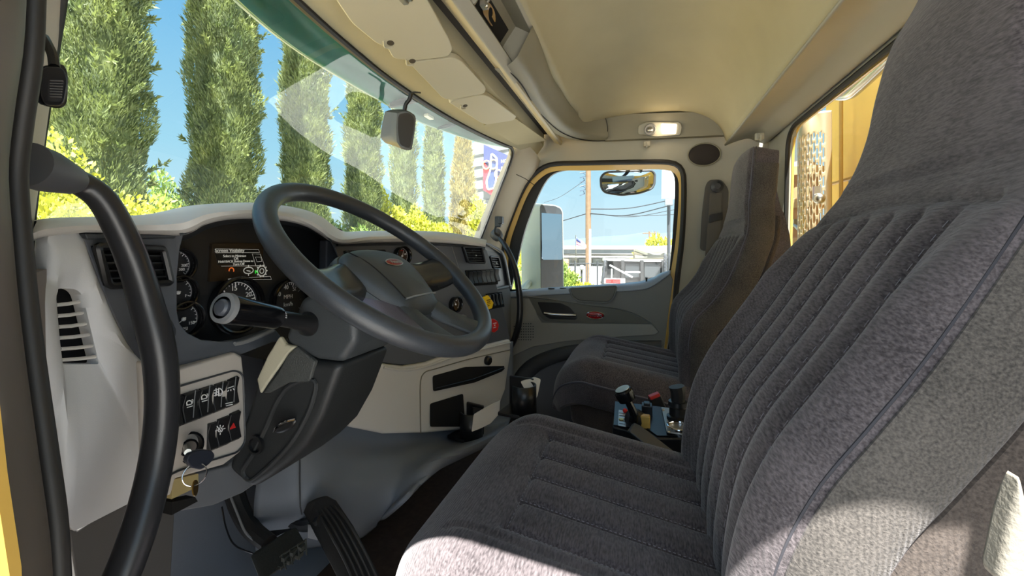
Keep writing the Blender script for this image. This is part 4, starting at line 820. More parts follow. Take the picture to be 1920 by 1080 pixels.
# turn-signal stalk
s0, s1, s2, s3 = at(576,606,x=.595), at(500,594,x=.527), at(492,593,x=.520), at(418,577,x=.438)
ax = (s3-s0).normalized(); L_ = (s3-s0).length
m = M(); m.lathe([(.021,-.02),(.021,0),(.0135,.012),(.0125,.07)], s0, ax, 24); obj('stalk_arm', m, BLACK, SCo)
m = M(); m.lathe([(.0135,.066),(.0175,.070),(.0185,.078),(.0195,.13),(.0205,L_-.012),(.0195,L_-.002),(.0185,L_),(.0165,L_-.001),(.0155,L_-.006)], s0, ax, 30); sk_ = obj('stalk_barrel', m, GLOSSBLACK, SCo)
m = M(); m.lathe([(.0195,L_-.008),(.0212,L_-.006),(.0205,L_+.001),(.0150,L_+.002)], s0, ax, 30, caps=False); obj('barrel_ring', m, MIDGREY, sk_)
m = M(); m.lathe([(.0115,L_-.01),(.0115,L_+.003),(.009,L_+.006),(.004,L_+.007)], s0, ax, 24); obj('wash_button', m, mat('button_grey', S(72,76,84), .4), SCo)
m = M(); vv = (V((0,-1,.5))-ax*V((0,-1,.5)).dot(ax)).normalized(); ww = ax.cross(vv)
for k in range(4):
    for t in (-.5,-.2,.1): q = s0+ax*(.088-.0)+vv*.0; 
for k, t in enumerate((-.35,-.12,.12,.35)):
    d_ = (vv*math.cos(t)+ww*math.sin(t)); m.tube([s0+ax*.062+d_*.0128, s0+ax*(.068)+d_*.0140], .0007, 4)
obj('stalk_marks', m, WHITEINK, sk_, smooth=False)
# ================================================================ footwell
FW = mat('footwell_grey', S(112,118,128), .6, bump=.15, bscale=500)
m = M(); m.loft([[V((.14,.98,-.15)), V((.6,.98,-.15)), V((1.0,.98,-.15)), V((1.3,.98,-.15))], [V((.14,1.0,-.5)), V((.6,1.0,-.5)), V((1.0,1.0,-.5)), V((1.3,.98,-.5))], [V((.14,.96,-.72)), V((.6,.96,-.72)), V((1.0,.96,-.72)), V((1.3,.96,-.72))], [V((.14,.80,-.84)), V((.6,.80,-.84)), V((1.0,.80,-.84)), V((1.3,.80,-.84))]], 20, 20); struct('wall_front', m, FW, solid=.01)
eng = [[(520,640,1.02),(500,760,1.02),(490,860,1.0),(480,930,.98),(478,985,1.0),(482,1040,1.06)], [(562,640,1.06),(562,780,1.05),(562,880,1.0),(563,940,.985),(567,985,1.01),(575,1025,1.08)], [(640,640,1.17),(640,800,1.15),(640,880,1.08),(645,930,1.04),(655,985,1.04),(668,1008,1.1)],
       [(720,650,1.28),(722,820,1.25),(725,870,1.18),(728,910,1.13),(722,950,1.11),(702,985,1.14)], [(800,660,1.42),(802,818,1.38),(805,850,1.3),(805,870,1.16),(790,900,1.12),(760,935,1.06)], [(875,660,1.6),(880,800,1.56),(880,820,1.5),(875,840,1.3),(850,860,1.25),(800,890,1.18)], [(960,640,1.8),(960,760,1.75),(955,790,1.7),(950,800,1.55),(945,815,1.5),(900,840,1.4)]]
m = M(); m.loft([[at(a, b, w=w) for a, b, w in r] for r in eng], 36, 60); EC = obj('engine_cover', m, mat('engine_cover_grey', S(116,122,131), .6, bump=.12, bscale=700), None, label='slate grey moulded engine cover under the dash centre', cat='engine cover', solid=.012)
m = M(); m.tube([at(a, b, w=w-.012) for a, b, w in ((562,862,1.0),(562,900,.985),(563,950,.97),(566,965,.965))], .0016, 6); obj('cover_seam', m, DARKGREY, EC)
m = M(); m.box((1.45,.9,-.4), (1.2,.02,.8)); struct('wall_front_passenger', m, DARKGREY); bpy.data.objects['wall_front_passenger'].name = 'wall_front_side'
# accelerator
AP = thing('accelerator_pedal', 'long ribbed black accelerator pedal leaning on the engine cover', 'pedal', (.80,.66,-.8))
a = [at(584,955,w=.955), at(592,935,w=.96), at(613,927,w=.965), at(632,937,w=.95), at(665,985,w=.915), at(712,1075,w=.85), at(738,1150,w=.80), at(668,1150,w=.80), at(648,1075,w=.85), at(610,1000,w=.905)]
m = M(); m.prism(a, V((0,.025,-.012))); pl_ = obj('pedal_plate', m, RUBBER, AP, bevel=.005)
m = M()
for t in (.14,.32,.5,.68,.86):
    p = [at(588+44*t, 958-14*t, w=.948), at(610+55*t, 1000-15*t, w=.898), at(648+64*t, 1075, w=.842), at(668+70*t, 1150, w=.792)]; m.tube(p, .0028, 6, smooth=20)
obj('pedal_ribs', m, mat('pedal_rib', S(46,44,43), .6), pl_)
m = M(); m.tube([at(606,975,w=.93), at(575,985,w=.98), at(540,975,w=1.02)], .014, 10, smooth=10); m.box(at(594,993,w=.94), (.02,.03,.03)); obj('pedal_pivot', m, BLACK, AP)
# brake
BP = thing('brake_pedal', 'square black brake pedal with a ribbed rubber pad on its hanging arm', 'pedal', (.66,.7,-.8))
q = [at(480,1035,w=.90), at(556,985,w=.93), at(575,1018,w=.90), at(566,1040,w=.88), at(500,1085,w=.85)]
m = M(); m.prism(q, V((.0,.02,-.012))); bp_ = obj('pedal_pad', m, mat('brake_rubber', S(38,40,36), .7, bump=.4, bscale=200), BP, bevel=.005)
m = M()
for k in range(3):
    for j in range(2):
        c = at(535+k*16-j*6, 1046-k*10+j*15, w=.872); m.box(c, (.014,.008,.008))
for k in range(4): m.tube([at(528+k*15, 1040-k*10, w=.873), at(536+k*13, 1068-k*9, w=.858)], .0018, 5)
m.tube([at(524,1044,w=.872), at(574,1012,w=.892)], .002, 5); m.tube([at(532,1060,w=.865), at(572,1030,w=.882)], .002, 5)
obj('pad_ribs', m, mat('pad_rib', S(58,60,55), .7), bp_)
m = M(); m.tube([at(435,905,w=1.02), at(448,950,w=1.0), at(470,990,w=.97), at(505,1020,w=.93)], [.022,.018], 10, smooth=20); obj('pedal_arm', m, RUBBER, BP)
m = M(); m.tube([at(432,930,w=.98), at(446,965,w=.965), at(462,1000,w=.945), at(495,1025,w=.92)], .0025, 6, smooth=16); obj('arm_edge', m, MIDGREY, BP)
m = M(); m.prism(rounded([at(497,998,w=1.0), at(540,968,w=1.02), at(556,972,w=1.02), at(552,990,w=1.0), at(505,1012,w=.99)], .01, 3), V((0,.03,0))); obj('pedal_stop', m, BLACK, BP, bevel=.004)
m = M(); m.tube([at(416,950,w=1.0), at(424,990,w=.98), at(440,1022,w=.95), at(480,1040,w=.92)], .0018, 6, smooth=20); obj('pedal_cable', m, BLACK, None, label='thin black cable running down the footwell beside the brake arm', cat='cable').name = 'footwell_cable'
# ================================================================ seats (built about the seat's own centre line, then placed)
PROF = [(-.10,-.46,.236),(-.10,-.38,.25),(-.117,-.28,.262),(-.145,-.21,.266),(-.183,-.15,.267),(-.216,-.10,.266),(-.250,-.045,.262),(-.292,.02,.250),(-.328,.07,.232),(-.350,.12,.196),(-.361,.18,.165),(-.370,.25,.153),(-.385,.32,.143),(-.408,.37,.135),(-.423,.41,.120),(-.430,.428,.095),(-.434,.438,.06)]
PROFP = [(-.14,-.46,.236),(-.135,-.38,.25),(-.135,-.28,.262),(-.150,-.21,.266),(-.20,-.15,.267),(-.235,-.10,.266),(-.262,-.04,.262),(-.284,.015,.250),(-.300,.055,.232),(-.312,.10,.196),(-.320,.15,.160),(-.327,.20,.150),(-.331,.25,.148),(-.336,.30,.143),(-.342,.335,.125),(-.348,.350,.10)]
def make_seat(cx, dy, label, group, PROF, deep=.175, pipe=None):
    pipe = pipe or PIP
    ZT = PROF[-1][1]
    t = thing('cab_seat', label, 'seat', (cx, .1+dy, -.80), group)
    O = V((cx, dy, 0))
    # cushion
    CH = (-.145,-.073,0,.073,.145)
    def hwf(y): return .278*(1 if y < .16 else max(.06, (1-((y-.16)/.208)**2.8))**.5 if y < .366 else .06)
    def ztop(y): return -.362-.165*(.27-y) if y < .22 else (-.37 + -.0 - .6*(y-.22)**2*8)
    ys = list(np.linspace(-.17,.15,54))+[.158,.162,.166,.169,.172,.175,.178,.181,.184,.188,.194]+list(np.linspace(.20,.33,22))+[.338,.346,.353,.359,.363,.3655]
    sx = np.concatenate([-np.cos(np.linspace(0,.9,26)), np.linspace(-.61,.61,190), np.cos(np.linspace(.9,0,26))])
    rings = []
    for y in ys:
        hw = hwf(y); zt = ztop(y); R = .055; row = []
        fr = max(0, (y-.295)/.071); drop = .075*(1-math.sqrt(max(0, 1-min(fr,1)**2)))
        for s in sx:
            x = s*hw; d = max(0, abs(x)-(hw-R)); z = zt-(R-math.sqrt(max(0, R*R-d*d)))-drop
            z += .012*math.exp(-((abs(x)-.2)/.045)**2)*(1 if y < .2 else max(0,1-(y-.2)/.1))
            if y < .182:
                for c in CH: z -= .0065*math.exp(-((x-c)/.0055)**2)*min(1, max(0,(.182-y)/.006))
                if abs(x) < .16: z += .003*math.cos(x/.073*2*math.pi+math.pi)*.5
            if abs(x) < .155: z -= .006*math.exp(-((y-.175)/.005)**2)
            z -= .0045*math.exp(-((abs(x)-.178)/.006)**2) if y < .25 else 0
            row.append(O+V((x, y, z)))
        zb = zt-.13
        for k in (.15,.5,.9): row.append(O+V((hw*(1.0-.02*k), y-.02*fr*k, row[len(sx)-1].z*(1-k)+zb*k)))
        for s in np.linspace(.9,-.9,6): row.append(O+V((hw*s, y-.03*fr, zb-.005)))
        for k in (.9,.5,.15): row.append(O+V((-hw*(1.0-.02*k), y-.02*fr*k, row[0].z*(1-k)+zb*k)))
        rings.append(row)
    m = M(); m.rings(rings); cu = obj('seat_cushion', m, FAB, t, ang=60)
    m = M()
    def zs(x, y): return ztop(y)-.0055
    for c in CH:
        L = [O+V((c, y, ztop(y)-.0035)) for y in np.linspace(.174,-.12,90)]
        m = M()
        for k in range(0, 88, 2): m.tube(L[k:k+2], .0007, 4)
        obj('stitch_row', m, THREAD, cu, smooth=False)
    L = [O+V((x, .175, ztop(.175)-.0035)) for x in np.linspace(-.15,.15,64)]
    m = M()
    for k in range(0, 62, 2): m.tube(L[k:k+2], .0007, 4)
    obj('stitch_row', m, THREAD, cu, smooth=False)
    pe = []
    for y in np.linspace(-.15,.355,60): pe.append((hwf(y), y))
    for s in (-1, 1):
        m = M(); m.tube([O+V((s*(h+.001), y, ztop(y)-.052-.075*(1-math.sqrt(max(0,1-min(max(0,(y-.295)/.071),1)**2))))) for h, y in pe], .0028, 6); obj('piping', m, mat('piping_grey', S(112,112,120), .7) if 'PIP' not in globals() else PIP, cu)
    # skirt and pedestal
    m = M(); m.rings([[O+V((x*f, y*f2+.05, z)) for x, y in [(-.24,-.2),(.24,-.2),(.255,.12),(.20,.235),(0,.262),(-.20,.235),(-.255,.12)]] for z, f, f2 in ((-.47,.99,.99),(-.52,.99,.985),(-.58,.96,.96),(-.6,.92,.93))]); obj('seat_skirt', m, FABBROWN, t, bevel=.012)
    m = M(); m.box(O+V((0,.02,-.71)), (.36,.34,.24)); m.box(O+V((0,.02,-.825)), (.42,.42,.03)); obj('pedestal', m, DARKGREY, t, bevel=.01)
    # backrest
    PV = cr([(a, b, c) for a, b, c in PROF], 120)
    BC = (-.155,-.093,-.031,.031,.093,.155)
    rings = []; edge = {-1: [], 1: []}; edge2 = {-1: [], 1: []}; NB = []
    for i, p in enumerate(PV):
        a, b = PV[max(0,i-1)], PV[min(len(PV)-1,i+1)]; T = V((0, b.x-a.x, b.y-a.y)).normalized(); N = V((0, -T.z, T.y)); N = N if N.y < 0 else -N
        NB.append(N); c = O+V((0, p.x, p.y)); hw = p.z; R = .024; row = []; z = p.y
        endk = max(0, (z-ZT+.045)/.045); th = .13-.05*max(0,min(1,(z-.05)/.15))
        for s in sx:
            x = s*hw; d = max(0, abs(x)-(hw-R)); dep = R-math.sqrt(max(0, R*R-d*d))
            dep += .03*(1-math.sqrt(max(0, 1-min(endk,1)**2)))
            if z < .05:
                k = min(1, (.05-z)/.008)
                for q in BC: dep += .0045*k*math.exp(-((x-q)/.0065)**2)
                if abs(x) < .17: dep -= .0022*k*math.cos((x-.031)/.062*2*math.pi+math.pi)
                dep -= .020*math.exp(-((abs(x)-.215)/.03)**2)*min(1,max(0,(.05-z)/.1))
            dep += .007*math.exp(-((z-.052-.012*math.cos(x*9))/.006)**2)*(1 if abs(x) < .2 else .4)
            if z > .1: dep -= .010*(1-(x/hw)**2)
            row.append(c+V((x,0,0))+N*dep)
        for k in (.5,1): row.append(c+V((hw*1.0,0,0))+N*(R+(th-R)*k*.98))
        for s in np.linspace(.85,-.85,7): row.append(c+V((hw*s,0,0))+N*th)
        for k in (1,.5): row.append(c+V((-hw*1.0,0,0))+N*(R+(th-R)*k*.98))
        rings.append(row)
    m = M(); m.rings(rings); bk = obj('backrest', m, FAB, t, ang=60)
    m = M()
    for q in BC:
        L = [O+V((q, p.x, p.y))+n*.0022 for p, n in zip(PV, NB) if -.40 < p.y < .04]
        m = M()
        for k in range(0, len(L)-1, 2): m.tube(L[k:k+2], .0004, 4)
        obj('stitch_row', m, THREAD, bk, smooth=False)
    for s in (-1, 1):
        idx = [i for i, p in enumerate(PV) if p.y < ZT-.015]
        E1 = [O+V((s*(PV[i].z-.006), PV[i].x, PV[i].y))+NB[i]*.007 for i in idx]
        m = M(); m.tube(E1, .0017, 6); obj('piping', m, pipe, bk)
        E2 = [O+V((s*(PV[i].z+.000), PV[i].x, PV[i].y))+NB[i]*.014 for i in idx]; m = M(); m.tube(E2, .0022, 6); obj('piping', m, FABSIDE, bk)
        cols = [[O+V((s*(PV[i].z+o), PV[i].x, PV[i].y))+NB[i]*d for i in idx if PV[i].y < ZT-.07] for d, o in ((.012,-.004),(.015,.003),(.03,.009),(.055,.011),(.075,.006),(.082,-.006))]
        m = M(); m.loft(cols, 80, 12); obj('side_bolster', m, FABSIDE, t)
        cols = [[O+V((s*(PV[i].z+o), PV[i].x, PV[i].y))+NB[i]*d for i in idx if PV[i].y < .12] for d, o in ((.078,-.004),(.082,.003),(.078+(deep-.078)*.4,.006),(.078+(deep-.078)*.75,.0),(deep,-.03))]
        m = M(); m.loft(cols, 60, 12); obj('side_cover', m, FABBROWN, t)
    m = M(); m.rings([[O+V((s*(p.z-.004), p.x, p.y))+n*(deep-.05+.055*(1-abs(s)**4)) for s in np.linspace(-1,1,13)]+[O+V((s*(p.z-.012), p.x, p.y))+n*.09 for s in (.9,0,-.9)] for p, n in list(zip(PV, NB))[::4] if p.y < .06]); obj('back_cover', m, FABBROWN, t)
    return t
PIP = mat('piping_thread', S(86,86,94), .8)
ST = make_seat(.702, 0, 'charcoal velour driver seat in the foreground with sunlit cushion corner', 'high-back cab seats', PROF, .175, mat('dark_piping', S(40,40,46), .8))
make_seat(1.652, -.05, 'charcoal velour passenger seat beyond the control box, by the far door', 'high-back cab seats', [(a+.05, b, c) for a, b, c in PROFP], .10)
# ================================================================ between the seats
def bz(px, py, z=-.42): return at(px, py, z=z)
CB = thing('control_box', 'black control box between the seats with lever, label and silver gauge plate', 'control box', (1.12,-.03,-.84))
top = [bz(1153,754), bz(1288,771), bz(1309,824), bz(1233,822), bz(1148,800)]
m = M(); m.prism(top, (0,0,-.30)); obj('housing', m, mat('box_black', S(20,21,23), .4), CB, bevel=.004)
m = M(); m.prism([p+V((0,0,.001)) for p in [bz(1153,754), bz(1284,770), bz(1300,820), bz(1232,819), bz(1211,804), bz(1150,799)]], (0,0,.002)); obj('top_plate', m, mat('plate_blue_black', S(24,30,35), .35, .3), CB, bevel=.001)
m = M(); m.prism([bz(1160,769,-.416), bz(1174,771,-.416), bz(1174,801,-.416), bz(1159,798,-.416)], (0,0,.001)); lbp = obj('label_plate', m, mat('label_silver', S(170,176,178), .35, .4), CB)
m = M()
for k in range(5): m.tube([bz(1161,774+k*5,-.4147), bz(1172,775.5+k*5,-.4147)], .0007, 4)
obj('label_lines', m, BLACK, lbp, smooth=False); m = M(); m.lathe([(.006,0),(.006,.002)], bz(1165,787,-.415), (0,0,1), 14); obj('label_screw', m, BRASS, lbp)
c = bz(1190,792,-.415); m = M(); m.lathe([(.025,0),(.025,.014),(.021,.024),(.013,.030),(.004,.032)], c, (-.15,-.2,1), 26); obj('lever_dome', m, BLACK, CB)
k0_, k1_ = bz(1188,775,-.385), at(1174,745,w=(bz(1188,775,-.385).dot(FWD))+.0)
m = M(); m.tube([k0_+V((0,0,-.02)), k0_, k1_], [.011,.008], 10, smooth=10); lv = obj('control_lever', m, GLOSSBLACK, CB)
m = M(); a_ = (k1_-k0_).normalized(); m.lathe([(.008,-.012),(.020,-.006),(.022,.006),(.022,.016),(.019,.020),(.010,.0215)], k1_, a_, 24); obj('lever_knob', m, GLOSSBLACK, lv)
m = M(); m.lathe([(.017,.0),(.017,.0012)], k1_+a_*.0215, a_, 24); obj('knob_cap', m, STEEL, lv, label='polished knob cap')
m = M(); m.ell(bz(1172,770,-.41), (.006,.006,.006)); obj('red_button', m, REDINK, CB)
m = M(); c = bz(1210,790,-.405); m.box(c, (.02,.022,.03)); m.box(c+V((.012,.016,.006)), (.018,.012,.02)); obj('lever_gate', m, mat('ochre_bracket', S(176,142,66), .5), CB, bevel=.003, label='ochre gate block')
m = M(); c = bz(1213,768,-.408); m.box(c, (.032,.026,.028)); m.box(c+V((0,0,.016)), (.02,.016,.006)); obj('toggle_switch', m, BLACK, CB, bevel=.002)
m = M(); m.prism([bz(1240,765,-.415), bz(1286,771,-.415), bz(1306,821,-.415), bz(1250,812,-.415)], (0,0,.003)); gp_ = obj('gauge_plate', m, mat('plate_silver', S(160,160,156), .35, .7), CB, bevel=.001)
c = bz(1274,804,-.412); gg = gauge('gauge', c+V((0,0,.006)), .026, V((0,-1,0)), V((1,0,0)), V((0,0,1)), gp_, mat('dial_white', S(205,205,200), .4), (), 220, -40, 16, needle=None, bez=CHROME)
m = M(); t_ = 1.2; m.tube([c+V((-.01,.012,-.003)), c+V((.012,-.016,-.003))], .0012, 5); obj('dial_needle', m, BLACK, gp_)
m = M()
for a, b in ((1243,768),(1284,773),(1301,818),(1254,810)): m.ell(bz(a,b,-.411), (.004,.004,.003))
obj('plate_screws', m, STEEL, gp_)
c = bz(1271,786,-.412); m = M(); m.lathe([(.026,0),(.026,.008),(.020,.010),(.020,.03),(.023,.034),(.022,.044),(.012,.046)], c, (0,0,1), 22); vl = obj('valve_lever', m, BLACK, CB)
m = M(); q = c+V((0,0,.045)); m.tube([q, q+V((0,0,.02)), q+V((0,.003,.035))], [.016,.019], 10, smooth=8); obj('lever_boot', m, mat('boot_rubber', S(26,25,25), .5), vl)
m = M(); m.tube([bz(1232,825,-.43), bz(1312,835,-.43)], .0025, 6); obj('edge_strip', m, mat('worn_edge', S(140,104,66), .4, .5), CB)
# belt buckles
BK = thing('belt_buckle', 'upright black belt buckle with a red release button behind the control lever', 'belt buckle', at(1235,775,w=1.22))
b0, b1 = at(1226,742,w=1.20), at(1250,800,w=1.2); m = M(); ax_ = (b0-b1).normalized(); sx_ = RGT.copy(); sx_ = (sx_-ax_*sx_.dot(ax_)).normalized(); dz_ = ax_.cross(sx_)
m.box((b0+b1)/2, (.036,.022,(b0-b1).length), (sx_, dz_, ax_)); obj('buckle_body', m, BLACK, BK, bevel=.005)
m = M(); m.box(b0+ax_*.001-FWD*.003, (.030,.018,.010), (sx_, dz_, ax_)); obj('release_button', m, mat('buckle_red', S(170,44,40), .4), BK, bevel=.002, label='red release button')
BS = thing('belt_stalk', 'flat black buckle stalk lying along the driver seat beside the control box', 'belt stalk', at(1290,885,w=.86))
q = [at(1190,792,w=.95), at(1200,797,w=.955), at(1285,862,w=.89), at(1298,876,w=.87), at(1290,890,w=.85), at(1275,885,w=.85), at(1179,809,w=.93)]
m = M(); m.prism(q, FWD*.02+V((0,0,-.01))); obj('sleeve', m, mat('sleeve_grey', S(58,62,66), .45), BS, bevel=.004)
m = M(); m.prism([at(1292,876,w=.87), at(1299,874,w=.87), at(1304,886,w=.86), at(1297,890,w=.855)], FWD*.01); obj('stalk_end', m, STEEL, BS, bevel=.001)
SR = thing('seat_rail', 'grey metal seat bracket in the gap beside the driver seat back', 'bracket', at(1320,885,w=.88))
m = M(); m.prism([at(1296,880,w=.9), at(1330,848,w=.93), at(1332,856,w=.93), at(1302,888,w=.895)], FWD*.01); m.prism([at(1300,893,w=.88), at(1330,868,w=.90), at(1330,905,w=.88), at(1310,902,w=.87)], FWD*.01); obj('rail_arm', m, mat('rail_grey', S(110,112,114), .4, .5), SR, bevel=.002)
# grab loop by the far door jamb
LP = thing('seat_strap_loop', 'black strap loop between the passenger seat and the door jamb', 'strap', at(1243,640,w=2.0))
m = M(); m.tube([at(1262,612,w=2.0), at(1246,612,w=2.0), at(1237,622,w=2.0), at(1234,640,w=2.0), at(1236,660,w=2.0)], .009, 10, smooth=24); obj('strap', m, BLACK, LP)
# ================================================================ outside
rng = np.random.default_rng(7)
CONC = mat('pale_concrete', S(170,169,166), .85, noise=.06, nscale=.8)
g = M(); g.box((40,40,GROUND_Z-.1), (700,700,.2)); o = struct('ground', g, CONC)
def np_obj(name, verts, faces4, mt, parent=None, extra=None):
    """quads from numpy arrays"""
    me = bpy.data.meshes.new(name); b = worldloc(parent); verts = verts-np.array(b)
    nf = len(faces4); me.vertices.add(len(verts)); me.vertices.foreach_set('co', verts.astype(np.float32).ravel())
    me.loops.add(nf*4); me.loops.foreach_set('vertex_index', faces4.astype(np.int32).ravel())
    me.polygons.add(nf); me.polygons.foreach_set('loop_start', np.arange(0, nf*4, 4, dtype=np.int32)); me.polygons.foreach_set('loop_total', np.full(nf, 4, dtype=np.int32))
    me.update(); me.validate(); me.materials.append(mt); o = bpy.data.objects.new(name, me); COL.objects.link(o); o.parent = parent; return o
def leaves(P, D, L, W):
    """a pointed blade at each P along unit D, length L, width W"""
    n = len(P); r = rng.normal(size=(n,3)); S_ = np.cross(D, r); S_ /= np.linalg.norm(S_, axis=1)[:,None]+1e-9
    L = L[:,None]; W = W[:,None]; v = np.empty((n,4,3)); v[:,0] = P; v[:,1] = P+D*L*.45+S_*W; v[:,2] = P+D*L; v[:,3] = P+D*L*.45-S_*W
    return v.reshape(-1,3), np.arange(4*n).reshape(n,4)
CYP = foliage('cypress_foliage', S(66,82,40), S(130,138,72), 1.8, S(176,172,94))
CYPB = foliage('brown_cypress_foliage', S(110,104,44), S(176,156,84), 1.6, S(196,160,110))
BARK = mat('cypress_bark', S(92,72,52), .9, noise=.2, nscale=12, bump=.5, bscale=20)
def cypress(loc, h, r, n, label, mt, tip=.8, LS=.8):
    t = thing('cypress_tree', label, 'tree', loc, 'cypress row in front of the truck')
    x, y, z0 = loc; hh = .5+rng.random(n)**.9*(h-.5); f = (hh-.5)/(h-.5)
    rad = r*np.minimum(1, (f/.06))*(np.clip((1-f)/(1-.62*tip), 0, 1)**.65)
    an = rng.random(n)*2*np.pi
    lump = 1+.10*np.sin(an*3+hh*2.1)+.08*np.sin(an*5-hh*3.3)+.06*np.sin(hh*5.1+an)
    rr = rad*lump*(.80+.22*rng.random(n)); P = np.stack([x+rr*np.cos(an), y+rr*np.sin(an), z0+hh], 1)
    D = np.stack([np.cos(an)*.55, np.sin(an)*.55, np.full(n, 1.0)], 1)+rng.normal(size=(n,3))*.32; D /= np.linalg.norm(D, axis=1)[:,None]
    v, fc = leaves(P, D, (.06+.16*rng.random(n)**2)*LS, (.007+.011*rng.random(n))*LS); nb = len(v)
    k = max(40, n//700); ha = 1+rng.random(k)*(h-3); aa = rng.random(k)*2*np.pi; fa = (ha-.5)/(h-.5); ra = r*np.clip((1-fa)/(1-.62*tip), 0, 1)**.65
    C = np.stack([x+ra*np.cos(aa), y+ra*np.sin(aa), z0+ha], 1); m_ = 30                   # stray sprigs that stand off the column
    P2 = np.repeat(C, m_, 0); s_ = np.tile(np.linspace(0, .34, m_), k)[:,None]; out = np.stack([np.cos(aa)*.8, np.sin(aa)*.8, np.full(k,.7)], 1).repeat(m_, 0); P2 = P2+out*s_*(rng.random(k).repeat(m_)[:,None]*.8+.2)
    D2 = out+rng.normal(size=(len(P2),3))*.5; D2 /= np.linalg.norm(D2, axis=1)[:,None]; v2, f2 = leaves(P2, D2, .07+.08*rng.random(len(P2)), .010+.014*rng.random(len(P2)))
    # shaded inner body so that no daylight shows through
    q = 20; zz = np.linspace(.5, h*.97, 30); fz = (zz-.5)/(h-.5); rz = r*.82*np.minimum(1, fz/.06+.2)*(np.clip((1-fz)/(1-.62*tip), 0, 1)**.65)
    cv = np.array([[x+rz[i]*np.cos(a), y+rz[i]*np.sin(a), z0+zz[i]] for i in range(30) for a in np.linspace(0, 2*np.pi, q, endpoint=False)])
    cf = np.array([[i*q+j, i*q+(j+1) % q, (i+1)*q+(j+1) % q, (i+1)*q+j] for i in range(29) for j in range(q)])
    np_obj('foliage', np.concatenate([v, v2, cv]), np.concatenate([fc, f2+nb, cf+nb+len(v2)]), mt, t)
    m = M(); m.tube([V(loc), V(loc)+V((0,0,h*.5))], [r*.2, r*.08], 10, smooth=4); obj('trunk', m, BARK, t)
    return t
def gp2(px, w): p = at(px, PY0, w=w); return (p.x, p.y, GROUND_Z)
for px, w, h, r, n, lab, mt in ((176,6.9,13.5,.66,140000,'broad cypress nearest the left windshield pillar',CYP),(421,9.6,14.5,.64,110000,'tall cypress left of the steering wheel, second from the pillar',CYP),
    (573,13.2,15,.64,70000,'third cypress, rising above the steering wheel rim',CYP),(681,18,14,.68,40000,'fourth cypress, just left of the hanging camera pod',CYP),
    (757,24,15.2,.68,18000,'cypress directly below the hanging camera pod',CYP),(813,31,15,.72,14000,'slender cypress right of the hanging camera pod',CYP),(868,27,11.2,.72,14000,'yellowish browning cypress beside the banner building',CYPB)):
    cypress(gp2(px, w), h, r, n, lab, mt, .8, max(.72, .8*(w/9)**.8))
BUSH = foliage('yellow_green_leaves', S(132,140,30), S(206,200,60), 2.5, S(226,214,90)); BUSHD = foliage('mid_green_leaves', S(86,112,44), S(150,168,72), 1.5)
def bush(loc, size, n, label, mt, ls=.16, cat='shrub', stem=True, group=None, name='shrub'):
    t = thing(name, label, cat, loc, group); x, y, z = loc
    u = rng.normal(size=(n,3)); u /= np.linalg.norm(u, axis=1)[:,None]; u[:,2] = np.abs(u[:,2])*1.0-.1
    lump = 1+.16*np.sin(u[:,0]*5+1.3)*np.sin(u[:,1]*6)+.12*np.sin(u[:,2]*9+u[:,0]*4)
    P = u*np.array(size)*(lump*(.72+.3*rng.random(n)))[:,None]; P[:,2] = np.maximum(P[:,2], 0); P += np.array([x, y, z+.1])
    D = u+rng.normal(size=(n,3))*.6+np.array([0,0,.4]); D /= np.linalg.norm(D, axis=1)[:,None]
    v, f = leaves(P, D, ls*(.6+.8*rng.random(n)), ls*(.2+.2*rng.random(n)))
    q = 16; rows = []
    for i in range(9):
        a = i/8*math.pi/2
        for j in range(q): b = j/q*2*math.pi; rows.append([x+size[0]*.7*math.cos(a)*math.cos(b), y+size[1]*.7*math.cos(a)*math.sin(b), z+.05+size[2]*.7*math.sin(a)])
    cf = np.array([[i*q+j, i*q+(j+1) % q, (i+1)*q+(j+1) % q, (i+1)*q+j] for i in range(8) for j in range(q)])
    np_obj('foliage', np.concatenate([v, np.array(rows)]), np.concatenate([f, cf+len(v)]), mt, t)
    if stem: m = M(); m.tube([V(loc), V(loc)+V((0,0,size[2]*.6))], [size[0]*.09, size[0]*.05], 8, smooth=4); obj('stem', m, BARK, t)
    return t
bush(gp2(120, 5.0), (1.35,1.35,3.05), 40000, 'large yellow-green shrub behind the near grab handle', BUSH, .075)
bush(gp2(312, 14), (1.5,1.5,4.2), 12000, 'rounded green shrub between the first two cypresses', BUSHD, .16)
bush(gp2(392, 13), (.8,.8,3.4), 5000, 'small yellow shrub left of the second cypress foot', BUSH, .14)
bush(gp2(240, 10.5), (2.4,1.4,2.9), 16000, 'low green hedge shrub above the instrument hood', BUSHD, .16)
bush(gp2(500, 12), (2.0,1.6,2.6), 14000, 'green hedge shrub between the second and third cypresses', BUSHD, .16)
bush(gp2(628, 15), (1.7,1.6,2.9), 12000, 'green hedge shrub seen through the steering wheel', BUSHD, .18)
bush(gp2(722, 20), (1.3,1.3,4.6), 9000, 'bright yellow shrub between the fourth and fifth cypresses', BUSH, .2)
bush(gp2(790, 22), (1.6,1.5,3.9), 9000, 'yellow-green shrub beyond the steering wheel top', BUSH, .2)
bush(gp2(846, 22), (1.5,1.5,3.0), 8000, 'low lime shrub at the far dash end', BUSH, .2)
bush(gp2(905, 24), (1.5,1.5,4.6), 9000, 'tall lime shrub under the banner', BUSH, .22)
bush(gp2(690, 14), (1.4,1.2,2.5), 9000, 'pale green shrub low behind the steering wheel spoke', BUSHD, .16)
